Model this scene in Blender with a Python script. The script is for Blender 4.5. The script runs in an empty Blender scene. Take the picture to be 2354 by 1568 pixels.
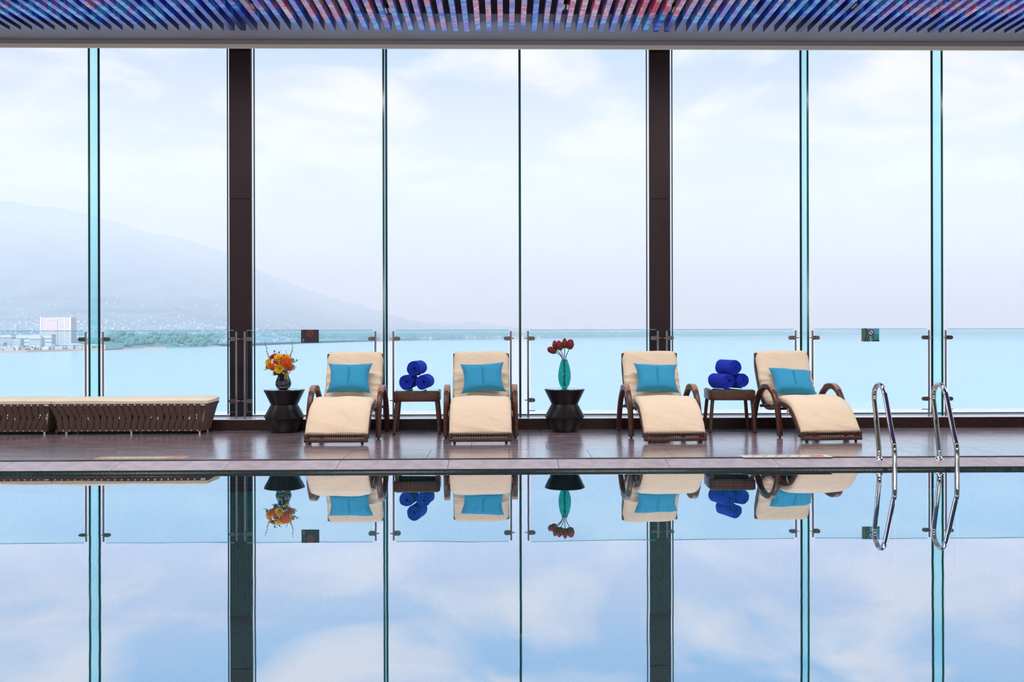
import bpy, bmesh, math, random
from mathutils import Vector, Matrix
random.seed(7)
sc = bpy.context.scene
col = sc.collection
PI = math.pi
R = math.radians

# ------------------------------------------------------------------ camera
CX, CY, F = 1198.0, 760.0, 2200.0          # principal point and focal length in pixels of 2354 x 1568
CAM = Vector((0, 0, 1.09))
yaw, rho = R(1.0), R(0.13)
fw = Vector((math.sin(yaw), math.cos(yaw), 0))
r0 = Vector((math.cos(yaw), -math.sin(yaw), 0))
u0 = Vector((0, 0, 1))
rt = r0 * math.cos(rho) - u0 * math.sin(rho)
up = u0 * math.cos(rho) + r0 * math.sin(rho)
cd = bpy.data.cameras.new('camera')
cam = bpy.data.objects.new('camera', cd)
col.objects.link(cam)
cam.matrix_world = Matrix(((rt.x, up.x, -fw.x, CAM.x), (rt.y, up.y, -fw.y, CAM.y), (rt.z, up.z, -fw.z, CAM.z), (0, 0, 0, 1)))
cd.sensor_fit = 'HORIZONTAL'
cd.sensor_width = 36
cd.lens = 36 * F / 2354
cd.shift_x = (1177 - CX) / 2354
cd.shift_y = (CY - 784) / 2354
cd.clip_start = 0.05
cd.clip_end = 60000
sc.camera = cam

def ray(px, py):
    return fw + rt * ((px - CX) / F) + up * ((CY - py) / F)
def atY(px, py, Y):
    d = ray(px, py)
    return CAM + d * ((Y - CAM.y) / d.y)
def atZ(px, py, z):
    d = ray(px, py)
    return CAM + d * ((z - CAM.z) / d.z)
def XatY(px, Y):
    return atY(px, 800, Y).x

# ------------------------------------------------------------------ world
def N(nt, kind, **kw):
    n = nt.nodes.new(kind)
    for k, v in kw.items():
        if k in n.inputs and not hasattr(n, k):
            n.inputs[k].default_value = v
        else:
            try:
                setattr(n, k, v)
            except Exception:
                n.inputs[k].default_value = v
    return n
def ramp(nt, stops, fac=None, interp='LINEAR'):
    n = nt.nodes.new('ShaderNodeValToRGB')
    cr = n.color_ramp
    cr.interpolation = interp
    while len(cr.elements) < len(stops):
        cr.elements.new(0.5)
    for e, (p, c) in zip(cr.elements, stops):
        e.position = p
        e.color = (*c, 1) if len(c) == 3 else c
    if fac is not None:
        nt.links.new(fac, n.inputs[0])
    return n
def math_n(nt, op, a, b=None, clamp=False):
    n = nt.nodes.new('ShaderNodeMath')
    n.operation = op
    n.use_clamp = clamp
    for i, v in enumerate((a, b)):
        if v is None:
            continue
        if isinstance(v, (int, float)):
            n.inputs[i].default_value = v
        else:
            nt.links.new(v, n.inputs[i])
    return n.outputs[0]
def mix_n(nt, fac, a, b, blend='MIX'):
    n = nt.nodes.new('ShaderNodeMix')
    n.data_type = 'RGBA'
    n.blend_type = blend
    for i, v in ((0, fac), (6, a), (7, b)):
        if isinstance(v, (int, float)):
            n.inputs[i].default_value = v
        elif isinstance(v, tuple):
            n.inputs[i].default_value = (*v, 1)
        else:
            nt.links.new(v, n.inputs[i])
    return n.outputs[2]

w = bpy.data.worlds.new('sky')
sc.world = w
w.use_nodes = True
nt = w.node_tree
nt.nodes.clear()
tc = nt.nodes.new('ShaderNodeTexCoord')
sx = nt.nodes.new('ShaderNodeSeparateXYZ')
nt.links.new(tc.outputs['Generated'], sx.inputs[0])
zz = sx.outputs[2]
# project the clouds on a ceiling plane so that they flatten towards the horizon
den = math_n(nt, 'ADD', math_n(nt, 'MAXIMUM', zz, 0.0), 0.16)
cx_ = math_n(nt, 'DIVIDE', sx.outputs[0], den)
cy_ = math_n(nt, 'DIVIDE', sx.outputs[1], den)
cv = nt.nodes.new('ShaderNodeCombineXYZ')
nt.links.new(cx_, cv.inputs[0]); nt.links.new(cy_, cv.inputs[1])
n1 = N(nt, 'ShaderNodeTexNoise', Scale=2.1, Detail=7.0, Roughness=0.52, Distortion=0.5)
nt.links.new(cv.outputs[0], n1.inputs['Vector'])
cloud = ramp(nt, [(0.44, (0, 0, 0)), (0.60, (1, 1, 1))], n1.outputs['Fac'])
base = ramp(nt, [(0.0, (0.74, 0.82, 0.98)), (0.08, (0.78, 0.85, 0.985)), (0.18, (0.75, 0.82, 0.985)), (0.25, (0.66, 0.77, 0.98)), (0.32, (0.42, 0.69, 1.0)), (1.0, (0.30, 0.55, 0.98))], zz)
cloudc = ramp(nt, [(0.0, (0.86, 0.90, 0.99)), (0.25, (0.98, 0.97, 1.02)), (1.0, (1.05, 1.03, 1.05))], zz)
skyc = mix_n(nt, cloud.outputs[0], base.outputs[0], cloudc.outputs[0])
bg = nt.nodes.new('ShaderNodeBackground')
nt.links.new(skyc, bg.inputs[0])
bg.inputs[1].default_value = 1.0
out = nt.nodes.new('ShaderNodeOutputWorld')
nt.links.new(bg.outputs[0], out.inputs[0])

# ------------------------------------------------------------------ sun, unseen fill lights, exposure
sd = bpy.data.lights.new('sun', 'SUN')
sd.energy = 10.5
sd.angle = R(4)
sd.color = (0.95, 0.95, 1.0)
so = bpy.data.objects.new('sun', sd)
col.objects.link(so)
so.rotation_euler = (R(38), 0, R(-25))       # high and behind the building, away from the lake
def fill_light(name, loc, sx_, sy_, power, color=(1, 0.955, 0.91), rot=(0, 0, 0)):  # area light without a fixture, used only for added fill
    ld = bpy.data.lights.new(name, 'AREA')
    ld.shape = 'RECTANGLE'
    ld.size, ld.size_y = sx_, sy_
    ld.energy = power
    ld.color = color
    o = bpy.data.objects.new(name, ld)
    col.objects.link(o)
    o.location = loc
    o.rotation_euler = rot
    return o
for lx in (-7.5, -2.5, 2.5, 7.5):
    fill_light('ceiling_fill', (lx, 8.5, 4.17), 3.2, 0.6, 118)  # unseen fill added overhead to brighten the seats and deck
    fill_light('ceiling_fill', (lx, 2.0, 4.15), 2.6, 1.2, 40)  # weaker unseen fill added over the near half of the room
    fill_light('back_fill', (lx, -4.6, 2.0), 2.4, 0.5, 85, rot=(R(100), 0, 0))  # unseen fill added behind the camera to lift header and slats
    fill_light('pool_fill', (lx, 1.35, -0.55), 0.6, 0.3, 26, color=(0.85, 1, 1), rot=(R(80), 0, 0))  # unseen underwater fill, added to brighten the mosaic
sc.view_settings.view_transform = 'Standard'
sc.view_settings.look = 'None'
sc.view_settings.gamma = 1
sc.view_settings.use_curve_mapping = False
sc.view_settings.exposure = 0.0
sc.cycles.transparent_max_bounces = 24
sc.cycles.max_bounces = 14

# ------------------------------------------------------------------ materials
def new_mat(name):
    m = bpy.data.materials.new(name)
    m.use_nodes = True
    t = m.node_tree
    t.nodes.clear()
    o = t.nodes.new('ShaderNodeOutputMaterial')
    return m, t, o
def P(name, base, rough=0.5, metal=0.0, spec=0.5, noise=None, bump=None, coord='Object', extra=None):
    """principled; noise=(scale, amount) varies the base colour; bump=(scale, strength)"""
    m, t, o = new_mat(name)
    b = t.nodes.new('ShaderNodeBsdfPrincipled')
    b.inputs['Base Color'].default_value = (*base, 1)
    b.inputs['Roughness'].default_value = rough
    b.inputs['Metallic'].default_value = metal
    b.inputs['Specular IOR Level'].default_value = spec
    t.links.new(b.outputs[0], o.inputs[0])
    tcn = t.nodes.new('ShaderNodeTexCoord')
    if noise:
        nn = N(t, 'ShaderNodeTexNoise', Scale=noise[0], Detail=4.0)
        t.links.new(tcn.outputs[coord], nn.inputs['Vector'])
        k = noise[1]
        rr = ramp(t, [(0.3, tuple(c * (1 - k) for c in base)), (0.7, tuple(min(1, c * (1 + k)) for c in base))], nn.outputs['Fac'])
        t.links.new(rr.outputs[0], b.inputs['Base Color'])
    if bump:
        nb = N(t, 'ShaderNodeTexNoise', Scale=bump[0], Detail=3.0)
        t.links.new(tcn.outputs[coord], nb.inputs['Vector'])
        bp = N(t, 'ShaderNodeBump', Strength=bump[1], Distance=0.01)
        t.links.new(nb.outputs['Fac'], bp.inputs['Height'])
        t.links.new(bp.outputs[0], b.inputs['Normal'])
    for k, v in (extra or {}).items():
        b.inputs[k].default_value = v
    return m
def thin_glass(name, tint, refl=0.06, gcol=(0.9, 0.97, 1)):
    m, t, o = new_mat(name)
    tr = N(t, 'ShaderNodeBsdfTransparent'); tr.inputs[0].default_value = (*tint, 1)
    gl = N(t, 'ShaderNodeBsdfGlossy'); gl.inputs[0].default_value = (*gcol, 1); gl.inputs['Roughness'].default_value = 0.0
    lw = N(t, 'ShaderNodeFresnel', IOR=1.3)
    k = math_n(t, 'MULTIPLY', lw.outputs[0], refl / 0.06, True)
    mx = t.nodes.new('ShaderNodeMixShader')
    t.links.new(k, mx.inputs[0]); t.links.new(tr.outputs[0], mx.inputs[1]); t.links.new(gl.outputs[0], mx.inputs[2])
    t.links.new(mx.outputs[0], o.inputs[0])
    return m
M = {}
M['pane'] = thin_glass('pane_glass', (0.995, 0.998, 1.0), 0.0015)
M['rail_glass'] = thin_glass('railing_glass', (0.855, 0.962, 0.985), 0.012)
M['fin_glass'] = thin_glass('fin_glass', (0.75, 0.97, 0.985), 0.004)
M['fin_edge'] = P('fin_edge_green', (0.008, 0.07, 0.055), 0.15)
M['gasket'] = P('black_gasket', (0.012, 0.012, 0.014), 0.5)
M['column'] = P('brown_metal_cladding', (0.026, 0.013, 0.016), 0.5, 0.0, 0.2, noise=(3, 0.15))
M['curb'] = P('dark_brown_stone', (0.024, 0.010, 0.008), 0.45, 0.0, 0.25, noise=(30, 0.5))
M['sill'] = P('white_sill', (0.84, 0.82, 0.88), 0.12)
M['soffit'] = P('grey_soffit', (0.23, 0.20, 0.22), 0.7, noise=(2, 0.06))
M['header'] = P('grey_header', (0.33, 0.30, 0.36), 0.6)
M['reveal'] = P('cream_reveal', (0.80, 0.72, 0.62), 0.5)
M['black'] = P('black_void', (0.004, 0.004, 0.005), 0.9)
M['wall'] = P('warm_white_wall', (0.72, 0.66, 0.60), 0.8, noise=(1.5, 0.05))
M['grout'] = P('dark_grout', (0.05, 0.042, 0.045), 0.6)
M['steel'] = P('brushed_steel', (0.24, 0.215, 0.23), 0.28, 1.0)
M['steel_clamp'] = P('satin_clamp_steel', (0.13, 0.11, 0.105), 0.35, 1.0)
M['chrome'] = P('polished_steel', (0.62, 0.60, 0.60), 0.07, 1.0)
M['screw'] = P('dark_screw', (0.06, 0.03, 0.02), 0.4, 0.6)
M['drumwood'] = P('black_stained_wood', (0.006, 0.004, 0.005), 0.36, 0.0, 0.3, noise=(14, 0.4), bump=(40, 0.15))
M['drumtop'] = P('polished_glass_top', (0.55, 0.57, 0.60), 0.04, 0.9, 1.0)
M['blackglaze'] = P('black_glaze', (0.010, 0.008, 0.011), 0.06, 0, 0.9)
M['white_metal'] = P('white_powder_coat', (0.78, 0.78, 0.86), 0.35)
M['strap'] = P('brown_webbing', (0.105, 0.058, 0.045), 0.8, noise=(60, 0.25), bump=(300, 0.4))
M['mattress'] = P('cream_bench_fabric', (0.86, 0.72, 0.54), 0.85, noise=(6, 0.05), bump=(25, 0.12))
M['towel'] = P('royal_blue_terry', (0.004, 0.036, 0.60), 0.95, noise=(90, 0.45), bump=(260, 1.0))
M['green'] = P('leaf_green', (0.045, 0.11, 0.03), 0.5, noise=(20, 0.4))
M['darkgreen'] = P('dark_leaf', (0.016, 0.035, 0.018), 0.5)
M['twig'] = P('twig_teal_brown', (0.06, 0.07, 0.05), 0.6)
M['yellow'] = P('yellow_petal', (0.85, 0.55, 0.02), 0.6, noise=(30, 0.2))
M['orange'] = P('orange_petal', (0.85, 0.15, 0.01), 0.6, noise=(40, 0.3))
M['pink'] = P('crimson_petal', (0.50, 0.012, 0.06), 0.6)
M['ochre'] = P('ochre_bud', (0.40, 0.22, 0.03), 0.6)
M['cream'] = P('cream_blossom', (0.5, 0.45, 0.35), 0.7)
M['brownstem'] = P('brown_stem', (0.035, 0.018, 0.014), 0.6)
M['rubber'] = P('black_foot', (0.01, 0.01, 0.01), 0.6)
M['capwood'] = P('smooth_brown_armrest', (0.34, 0.17, 0.11), 0.16, noise=(30, 0.15))
M['cord'] = P('beige_cord', (0.55, 0.45, 0.33), 0.8)

def fabric(name, c, scale=900):
    m, t, o = new_mat(name)
    b = t.nodes.new('ShaderNodeBsdfPrincipled')
    b.inputs['Roughness'].default_value = 0.85
    b.inputs['Sheen Weight'].default_value = 0.15
    tcn = t.nodes.new('ShaderNodeTexCoord')
    nn = N(t, 'ShaderNodeTexNoise', Scale=5.0, Detail=5.0, Distortion=0.6)
    t.links.new(tcn.outputs['Object'], nn.inputs['Vector'])
    nf = N(t, 'ShaderNodeTexNoise', Scale=float(scale) / 6, Detail=1.0)
    t.links.new(tcn.outputs['Object'], nf.inputs['Vector'])
    rr = ramp(t, [(0.3, tuple(x * 0.965 for x in c)), (0.7, tuple(min(1, x * 1.02) for x in c))], nf.outputs['Fac'])
    t.links.new(rr.outputs[0], b.inputs['Base Color'])
    b1 = N(t, 'ShaderNodeBump', Strength=0.55, Distance=0.04)
    t.links.new(nn.outputs['Fac'], b1.inputs['Height'])
    b2 = N(t, 'ShaderNodeBump', Strength=0.08, Distance=0.002)
    t.links.new(nf.outputs['Fac'], b2.inputs['Height'])
    t.links.new(b1.outputs[0], b2.inputs['Normal'])
    t.links.new(b2.outputs[0], b.inputs['Normal'])
    t.links.new(b.outputs[0], o.inputs[0])
    return m
M['cushion'] = fabric('cream_cushion_cloth', (0.84, 0.66, 0.48))
M['pillow'] = fabric('turquoise_pillow_cloth', (0.022, 0.30, 0.52))
M['pillow_seam'] = P('turquoise_seam', (0.016, 0.22, 0.42), 0.8)

def rattan_mat(name, c1, c2, sc_=32.0):
    m, t, o = new_mat(name)
    b = t.nodes.new('ShaderNodeBsdfPrincipled')
    b.inputs['Roughness'].default_value = 0.38
    uv = t.nodes.new('ShaderNodeTexCoord')
    br = N(t, 'ShaderNodeTexBrick', Scale=sc_)
    br.offset = 0.5
    br.inputs['Color1'].default_value = (*c1, 1)
    br.inputs['Color2'].default_value = (*c2, 1)
    br.inputs['Mortar'].default_value = (0.004, 0.002, 0.002, 1)
    br.inputs['Mortar Size'].default_value = 0.08
    br.inputs['Brick Width'].default_value = 1.1
    br.inputs['Row Height'].default_value = 0.45
    t.links.new(uv.outputs['UV'], br.inputs['Vector'])
    t.links.new(br.outputs['Color'], b.inputs['Base Color'])
    bp = N(t, 'ShaderNodeBump', Strength=0.9, Distance=0.006)
    bp.invert = True
    t.links.new(br.outputs['Fac'], bp.inputs['Height'])
    t.links.new(bp.outputs[0], b.inputs['Normal'])
    t.links.new(b.outputs[0], o.inputs[0])
    return m
M['rattan'] = rattan_mat('brown_rattan', (0.185, 0.046, 0.019), (0.10, 0.027, 0.012))

def tile_mat():
    m, t, o = new_mat('purple_brown_slate')
    b = t.nodes.new('ShaderNodeBsdfPrincipled')
    g = t.nodes.new('ShaderNodeNewGeometry')
    mp = N(t, 'ShaderNodeMapping')
    mp.inputs['Scale'].default_value = (1.2, 14.0, 1.0)
    t.links.new(g.outputs['Position'], mp.inputs[0])
    n = N(t, 'ShaderNodeTexNoise', Scale=1.6, Detail=9.0, Roughness=0.7, Distortion=0.4)
    t.links.new(mp.outputs[0], n.inputs['Vector'])
    oi = t.nodes.new('ShaderNodeObjectInfo')
    rr = ramp(t, [(0.3, (0.13, 0.085, 0.098)), (0.55, (0.34, 0.25, 0.275)), (0.75, (0.60, 0.49, 0.54))], n.outputs['Fac'])
    v = math_n(t, 'ADD', math_n(t, 'MULTIPLY', oi.outputs['Random'], 0.3), 0.85)
    hs = N(t, 'ShaderNodeHueSaturation')
    t.links.new(rr.outputs[0], hs.inputs['Color']); t.links.new(v, hs.inputs['Value'])
    t.links.new(hs.outputs[0], b.inputs['Base Color'])
    ro = ramp(t, [(0.3, (0.16, 0.16, 0.16)), (0.7, (0.34, 0.34, 0.34))], n.outputs['Fac'])
    t.links.new(ro.outputs[0], b.inputs['Roughness'])
    b.inputs['Specular IOR Level'].default_value = 1.0
    b.inputs['Coat Weight'].default_value = 0.9
    b.inputs['Coat IOR'].default_value = 2.1
    b.inputs['Coat Roughness'].default_value = 0.17
    bp = N(t, 'ShaderNodeBump', Strength=0.25, Distance=0.004)
    t.links.new(n.outputs['Fac'], bp.inputs['Height'])
    t.links.new(bp.outputs[0], b.inputs['Normal'])
    t.links.new(b.outputs[0], o.inputs[0])
    return m
M['tile'] = tile_mat()
M['coping'] = P('rough_coping_stone', (0.44, 0.36, 0.385), 0.32, noise=(9, 0.22), bump=(50, 0.25))
M['coping_edge'] = P('dark_coping_edge', (0.045, 0.028, 0.028), 0.6, noise=(60, 0.6))

def mosaic_mat(name, mult=1.0, su=1.0):
    m, t, o = new_mat(name)
    b = t.nodes.new('ShaderNodeBsdfPrincipled')
    b.inputs['Roughness'].default_value = 0.25
    uv = t.nodes.new('ShaderNodeTexCoord')
    sp = t.nodes.new('ShaderNodeSeparateXYZ')
    t.links.new(uv.outputs['UV'], sp.inputs[0])
    cb = t.nodes.new('ShaderNodeCombineXYZ')            # the unbroken joints run away from the viewer
    t.links.new(sp.outputs[1], cb.inputs[0]); t.links.new(sp.outputs[0], cb.inputs[1])
    br = N(t, 'ShaderNodeTexBrick', Scale=10.0 * su)
    br.inputs['Color1'].default_value = (0.004 * mult, 0.120 * mult, 0.120 * mult, 1)
    br.inputs['Color2'].default_value = (0.003 * mult, 0.078 * mult, 0.095 * mult, 1)
    br.inputs['Mortar'].default_value = (0.012 * mult, 0.19 * mult, 0.15 * mult, 1)
    br.inputs['Mortar Size'].default_value = 0.028
    br.inputs['Brick Width'].default_value = 1.0
    br.inputs['Row Height'].default_value = 0.5
    t.links.new(cb.outputs[0], br.inputs['Vector'])
    t.links.new(br.outputs['Color'], b.inputs['Base Color'])
    t.links.new(b.outputs[0], o.inputs[0])
    return m
M['mosaic'] = mosaic_mat('teal_pool_mosaic', 4.5, 1.7)
M['mosaic_piece'] = P('teal_mosaic_tile', (0.012, 0.10, 0.10), 0.2, noise=(25, 0.5))

def water_mat():
    m, t, o = new_mat('still_pool_water')
    g = t.nodes.new('ShaderNodeNewGeometry')
    mp = N(t, 'ShaderNodeMapping'); mp.inputs['Scale'].default_value = (0.9, 1.6, 1)
    t.links.new(g.outputs['Position'], mp.inputs[0])
    n = N(t, 'ShaderNodeTexNoise', Scale=1.3, Detail=2.0, Roughness=0.4)
    t.links.new(mp.outputs[0], n.inputs['Vector'])
    bp = N(t, 'ShaderNodeBump', Strength=0.05, Distance=0.012)
    t.links.new(n.outputs['Fac'], bp.inputs['Height'])
    gl = N(t, 'ShaderNodeBsdfGlossy'); gl.inputs[0].default_value = (0.86, 0.91, 1.0, 1); gl.inputs['Roughness'].default_value = 0.0
    t.links.new(bp.outputs[0], gl.inputs['Normal'])
    tr = N(t, 'ShaderNodeBsdfTransparent'); tr.inputs[0].default_value = (0.70, 0.97, 1.0, 1)
    fr = N(t, 'ShaderNodeFresnel', IOR=2.6)
    f2 = ramp(t, [(0.0, (0.1, 0.1, 0.1)), (0.25, (0.72, 0.72, 0.72)), (0.6, (0.84, 0.84, 0.84)), (1.0, (0.95, 0.95, 0.95))], fr.outputs[0])
    mx = t.nodes.new('ShaderNodeMixShader')
    t.links.new(f2.outputs[0], mx.inputs[0]); t.links.new(tr.outputs[0], mx.inputs[1]); t.links.new(gl.outputs[0], mx.inputs[2])
    t.links.new(mx.outputs[0], o.inputs[0])
    return m
M['water'] = water_mat()

def slat_mat():
    m, t, o = new_mat('printed_sunset_slat')
    b = t.nodes.new('ShaderNodeBsdfPrincipled')
    b.inputs['Roughness'].default_value = 0.35
    g = t.nodes.new('ShaderNodeNewGeometry')
    oi = t.nodes.new('ShaderNodeObjectInfo')
    sp = t.nodes.new('ShaderNodeSeparateXYZ')
    t.links.new(g.outputs['Position'], sp.inputs[0])
    # wide bands of warm and cool that lie across the ceiling
    cb = t.nodes.new('ShaderNodeCombineXYZ')
    t.links.new(math_n(t, 'MULTIPLY', sp.outputs[0], 0.33), cb.inputs[0])
    t.links.new(math_n(t, 'MULTIPLY', sp.outputs[1], 1.0), cb.inputs[1])
    n1 = N(t, 'ShaderNodeTexNoise', Scale=1.6, Detail=3.0)
    t.links.new(cb.outputs[0], n1.inputs['Vector'])
    # streaks of cloud on each slat
    cb2 = t.nodes.new('ShaderNodeCombineXYZ')
    t.links.new(math_n(t, 'ADD', math_n(t, 'MULTIPLY', sp.outputs[0], 2.2), math_n(t, 'MULTIPLY', oi.outputs['Random'], 2.5)), cb2.inputs[0])
    t.links.new(math_n(t, 'MULTIPLY', sp.outputs[1], 3.2), cb2.inputs[1])
    t.links.new(math_n(t, 'MULTIPLY', sp.outputs[2], 2.0), cb2.inputs[2])
    n2 = N(t, 'ShaderNodeTexNoise', Scale=0.9, Detail=2.5, Roughness=0.5)
    t.links.new(cb2.outputs[0], n2.inputs['Vector'])
    # nearer the window the print turns blue, nearer the middle of the room pink
    gy = math_n(t, 'MINIMUM', math_n(t, 'MULTIPLY', math_n(t, 'SUBTRACT', 10.03, sp.outputs[1]), 0.95), 0.64)
    gx = math_n(t, 'MULTIPLY', math_n(t, 'ABSOLUTE', math_n(t, 'ADD', sp.outputs[0], 0.2)), -0.07)
    f = math_n(t, 'ADD', math_n(t, 'MULTIPLY', math_n(t, 'SUBTRACT', n1.outputs['Fac'], 0.5), 1.3), math_n(t, 'MULTIPLY', math_n(t, 'SUBTRACT', n2.outputs['Fac'], 0.5), 1.6))
    f = math_n(t, 'ADD', math_n(t, 'ADD', f, math_n(t, 'ADD', gy, gx)), 0.22, True)
    rr = ramp(t, [(0.0, (0.003, 0.006, 0.08)), (0.26, (0.006, 0.02, 0.24)), (0.42, (0.012, 0.07, 0.62)), (0.50, (0.03, 0.26, 0.80)), (0.555, (0.12, 0.60, 0.80)), (0.60, (0.14, 0.13, 0.80)),
                  (0.68, (0.28, 0.13, 0.62)), (0.76, (0.50, 0.43, 0.56)), (0.81, (0.55, 0.24, 0.42)), (0.86, (0.80, 0.07, 0.28)), (0.93, (0.78, 0.66, 0.70)), (1.0, (0.85, 0.08, 0.20))], f)
    t.links.new(rr.outputs[0], b.inputs['Base Color'])
    t.links.new(b.outputs[0], o.inputs[0])
    return m
M['slat'] = slat_mat()

def vase_mat():
    m, t, o = new_mat('teal_honeycomb_glass')
    uv = t.nodes.new('ShaderNodeTexCoord')
    vo = N(t, 'ShaderNodeTexVoronoi', Scale=62.0, Randomness=0.55)
    vo.feature = 'DISTANCE_TO_EDGE'
    t.links.new(uv.outputs['Object'], vo.inputs['Vector'])
    rr = ramp(t, [(0.0, (0.004, 0.10, 0.09)), (0.09, (0.02, 0.42, 0.38))], vo.outputs['Distance'])
    b = t.nodes.new('ShaderNodeBsdfPrincipled')
    b.inputs['Roughness'].default_value = 0.08
    t.links.new(rr.outputs[0], b.inputs['Base Color'])
    tr = N(t, 'ShaderNodeBsdfTransparent')
    rt_ = ramp(t, [(0.0, (0.05, 0.30, 0.27)), (0.09, (0.20, 0.82, 0.74))], vo.outputs['Distance'])
    t.links.new(rt_.outputs[0], tr.inputs[0])
    mx = t.nodes.new('ShaderNodeMixShader'); mx.inputs[0].default_value = 0.38
    t.links.new(tr.outputs[0], mx.inputs[1]); t.links.new(b.outputs[0], mx.inputs[2])
    t.links.new(mx.outputs[0], o.inputs[0])
    return m
M['tealglass'] = vase_mat()
M['tableglass'] = thin_glass('table_glass', (0.55, 0.9, 0.75), 0.6)
M['tableglass_edge'] = P('green_glass_edge', (0.01, 0.16, 0.07), 0.2)
def protea_mat():
    m, t, o = new_mat('red_bract')
    b = t.nodes.new('ShaderNodeBsdfPrincipled'); b.inputs['Roughness'].default_value = 0.55
    uv = t.nodes.new('ShaderNodeTexCoord')
    sp = t.nodes.new('ShaderNodeSeparateXYZ')
    t.links.new(uv.outputs['Object'], sp.inputs[0])
    rr = ramp(t, [(0.0, (0.11, 0.055, 0.012)), (0.40, (0.20, 0.04, 0.018)), (0.8, (0.32, 0.008, 0.028))], math_n(t, 'MULTIPLY', sp.outputs[2], 9.0))
    t.links.new(rr.outputs[0], b.inputs['Base Color'])
    t.links.new(b.outputs[0], o.inputs[0])
    return m
M['protea'] = protea_mat()
# outdoors
def lake_mat():
    m, t, o = new_mat('lake_water')
    b = t.nodes.new('ShaderNodeBsdfPrincipled')
    b.inputs['Base Color'].default_value = (0.27, 0.31, 0.37, 1)
    b.inputs['Roughness'].default_value = 0.22
    b.inputs['IOR'].default_value = 1.5
    g = t.nodes.new('ShaderNodeNewGeometry')
    n = N(t, 'ShaderNodeTexNoise', Scale=0.02, Detail=5.0)
    t.links.new(g.outputs['Position'], n.inputs['Vector'])
    bp = N(t, 'ShaderNodeBump', Strength=0.15, Distance=2.0)
    t.links.new(n.outputs['Fac'], bp.inputs['Height'])
    t.links.new(bp.outputs[0], b.inputs['Normal'])
    t.links.new(b.outputs[0], o.inputs[0])
    return m
M['lake'] = lake_mat()
M['land'] = P('shore_ground', (0.14, 0.17, 0.13), 0.9, noise=(0.004, 0.3))
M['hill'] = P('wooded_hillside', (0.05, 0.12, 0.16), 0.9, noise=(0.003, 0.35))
M['sand'] = P('red_earth_bank', (0.34, 0.18, 0.12), 0.9)
M['tree'] = P('tree_crown', (0.018, 0.10, 0.085), 0.8, noise=(0.15, 0.5))
M['trunk'] = P('tree_trunk', (0.08, 0.06, 0.04), 0.9)
M['bwhite'] = P('white_render', (0.44, 0.42, 0.43), 0.8)
M['bpink'] = P('pale_pink_render', (0.38, 0.31, 0.34), 0.8)
M['bcream'] = P('cream_render', (0.42, 0.38, 0.36), 0.8)
M['hwhite'] = P('far_house_white', (0.34, 0.33, 0.36), 0.9)
M['hgrey'] = P('far_house_grey', (0.20, 0.21, 0.24), 0.9)
M['hpink'] = P('far_house_pink', (0.27, 0.23, 0.26), 0.9)
M['broof'] = P('mauve_roof', (0.30, 0.22, 0.30), 0.8)
M['bwin'] = P('blue_window_glass', (0.03, 0.07, 0.12), 0.6)
M['signblack'] = P('sign_black', (0.018, 0.014, 0.026), 0.45)
M['signred'] = P('sign_red', (0.30, 0.006, 0.010), 0.5)
M['signteal'] = P('sign_teal', (0.02, 0.22, 0.22), 0.4)
M['signsky'] = P('sign_sky_blue', (0.06, 0.32, 0.50), 0.4)
M['signgreen'] = P('sign_green', (0.05, 0.16, 0.10), 0.4)
M['signbrown'] = P('sign_brown', (0.12, 0.10, 0.09), 0.4)
M['signpale'] = P('sign_pale', (0.42, 0.42, 0.42), 0.4)
M['decal_tan'] = P('decal_tan', (0.50, 0.30, 0.13), 0.3)
M['decal_white'] = P('decal_white', (0.75, 0.70, 0.66), 0.3)
M['decal_red'] = P('decal_red', (0.55, 0.16, 0.12), 0.3)
M['lampmetal'] = P('lamp_pale_metal', (0.62, 0.56, 0.55), 0.35, 0.6)

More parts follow.
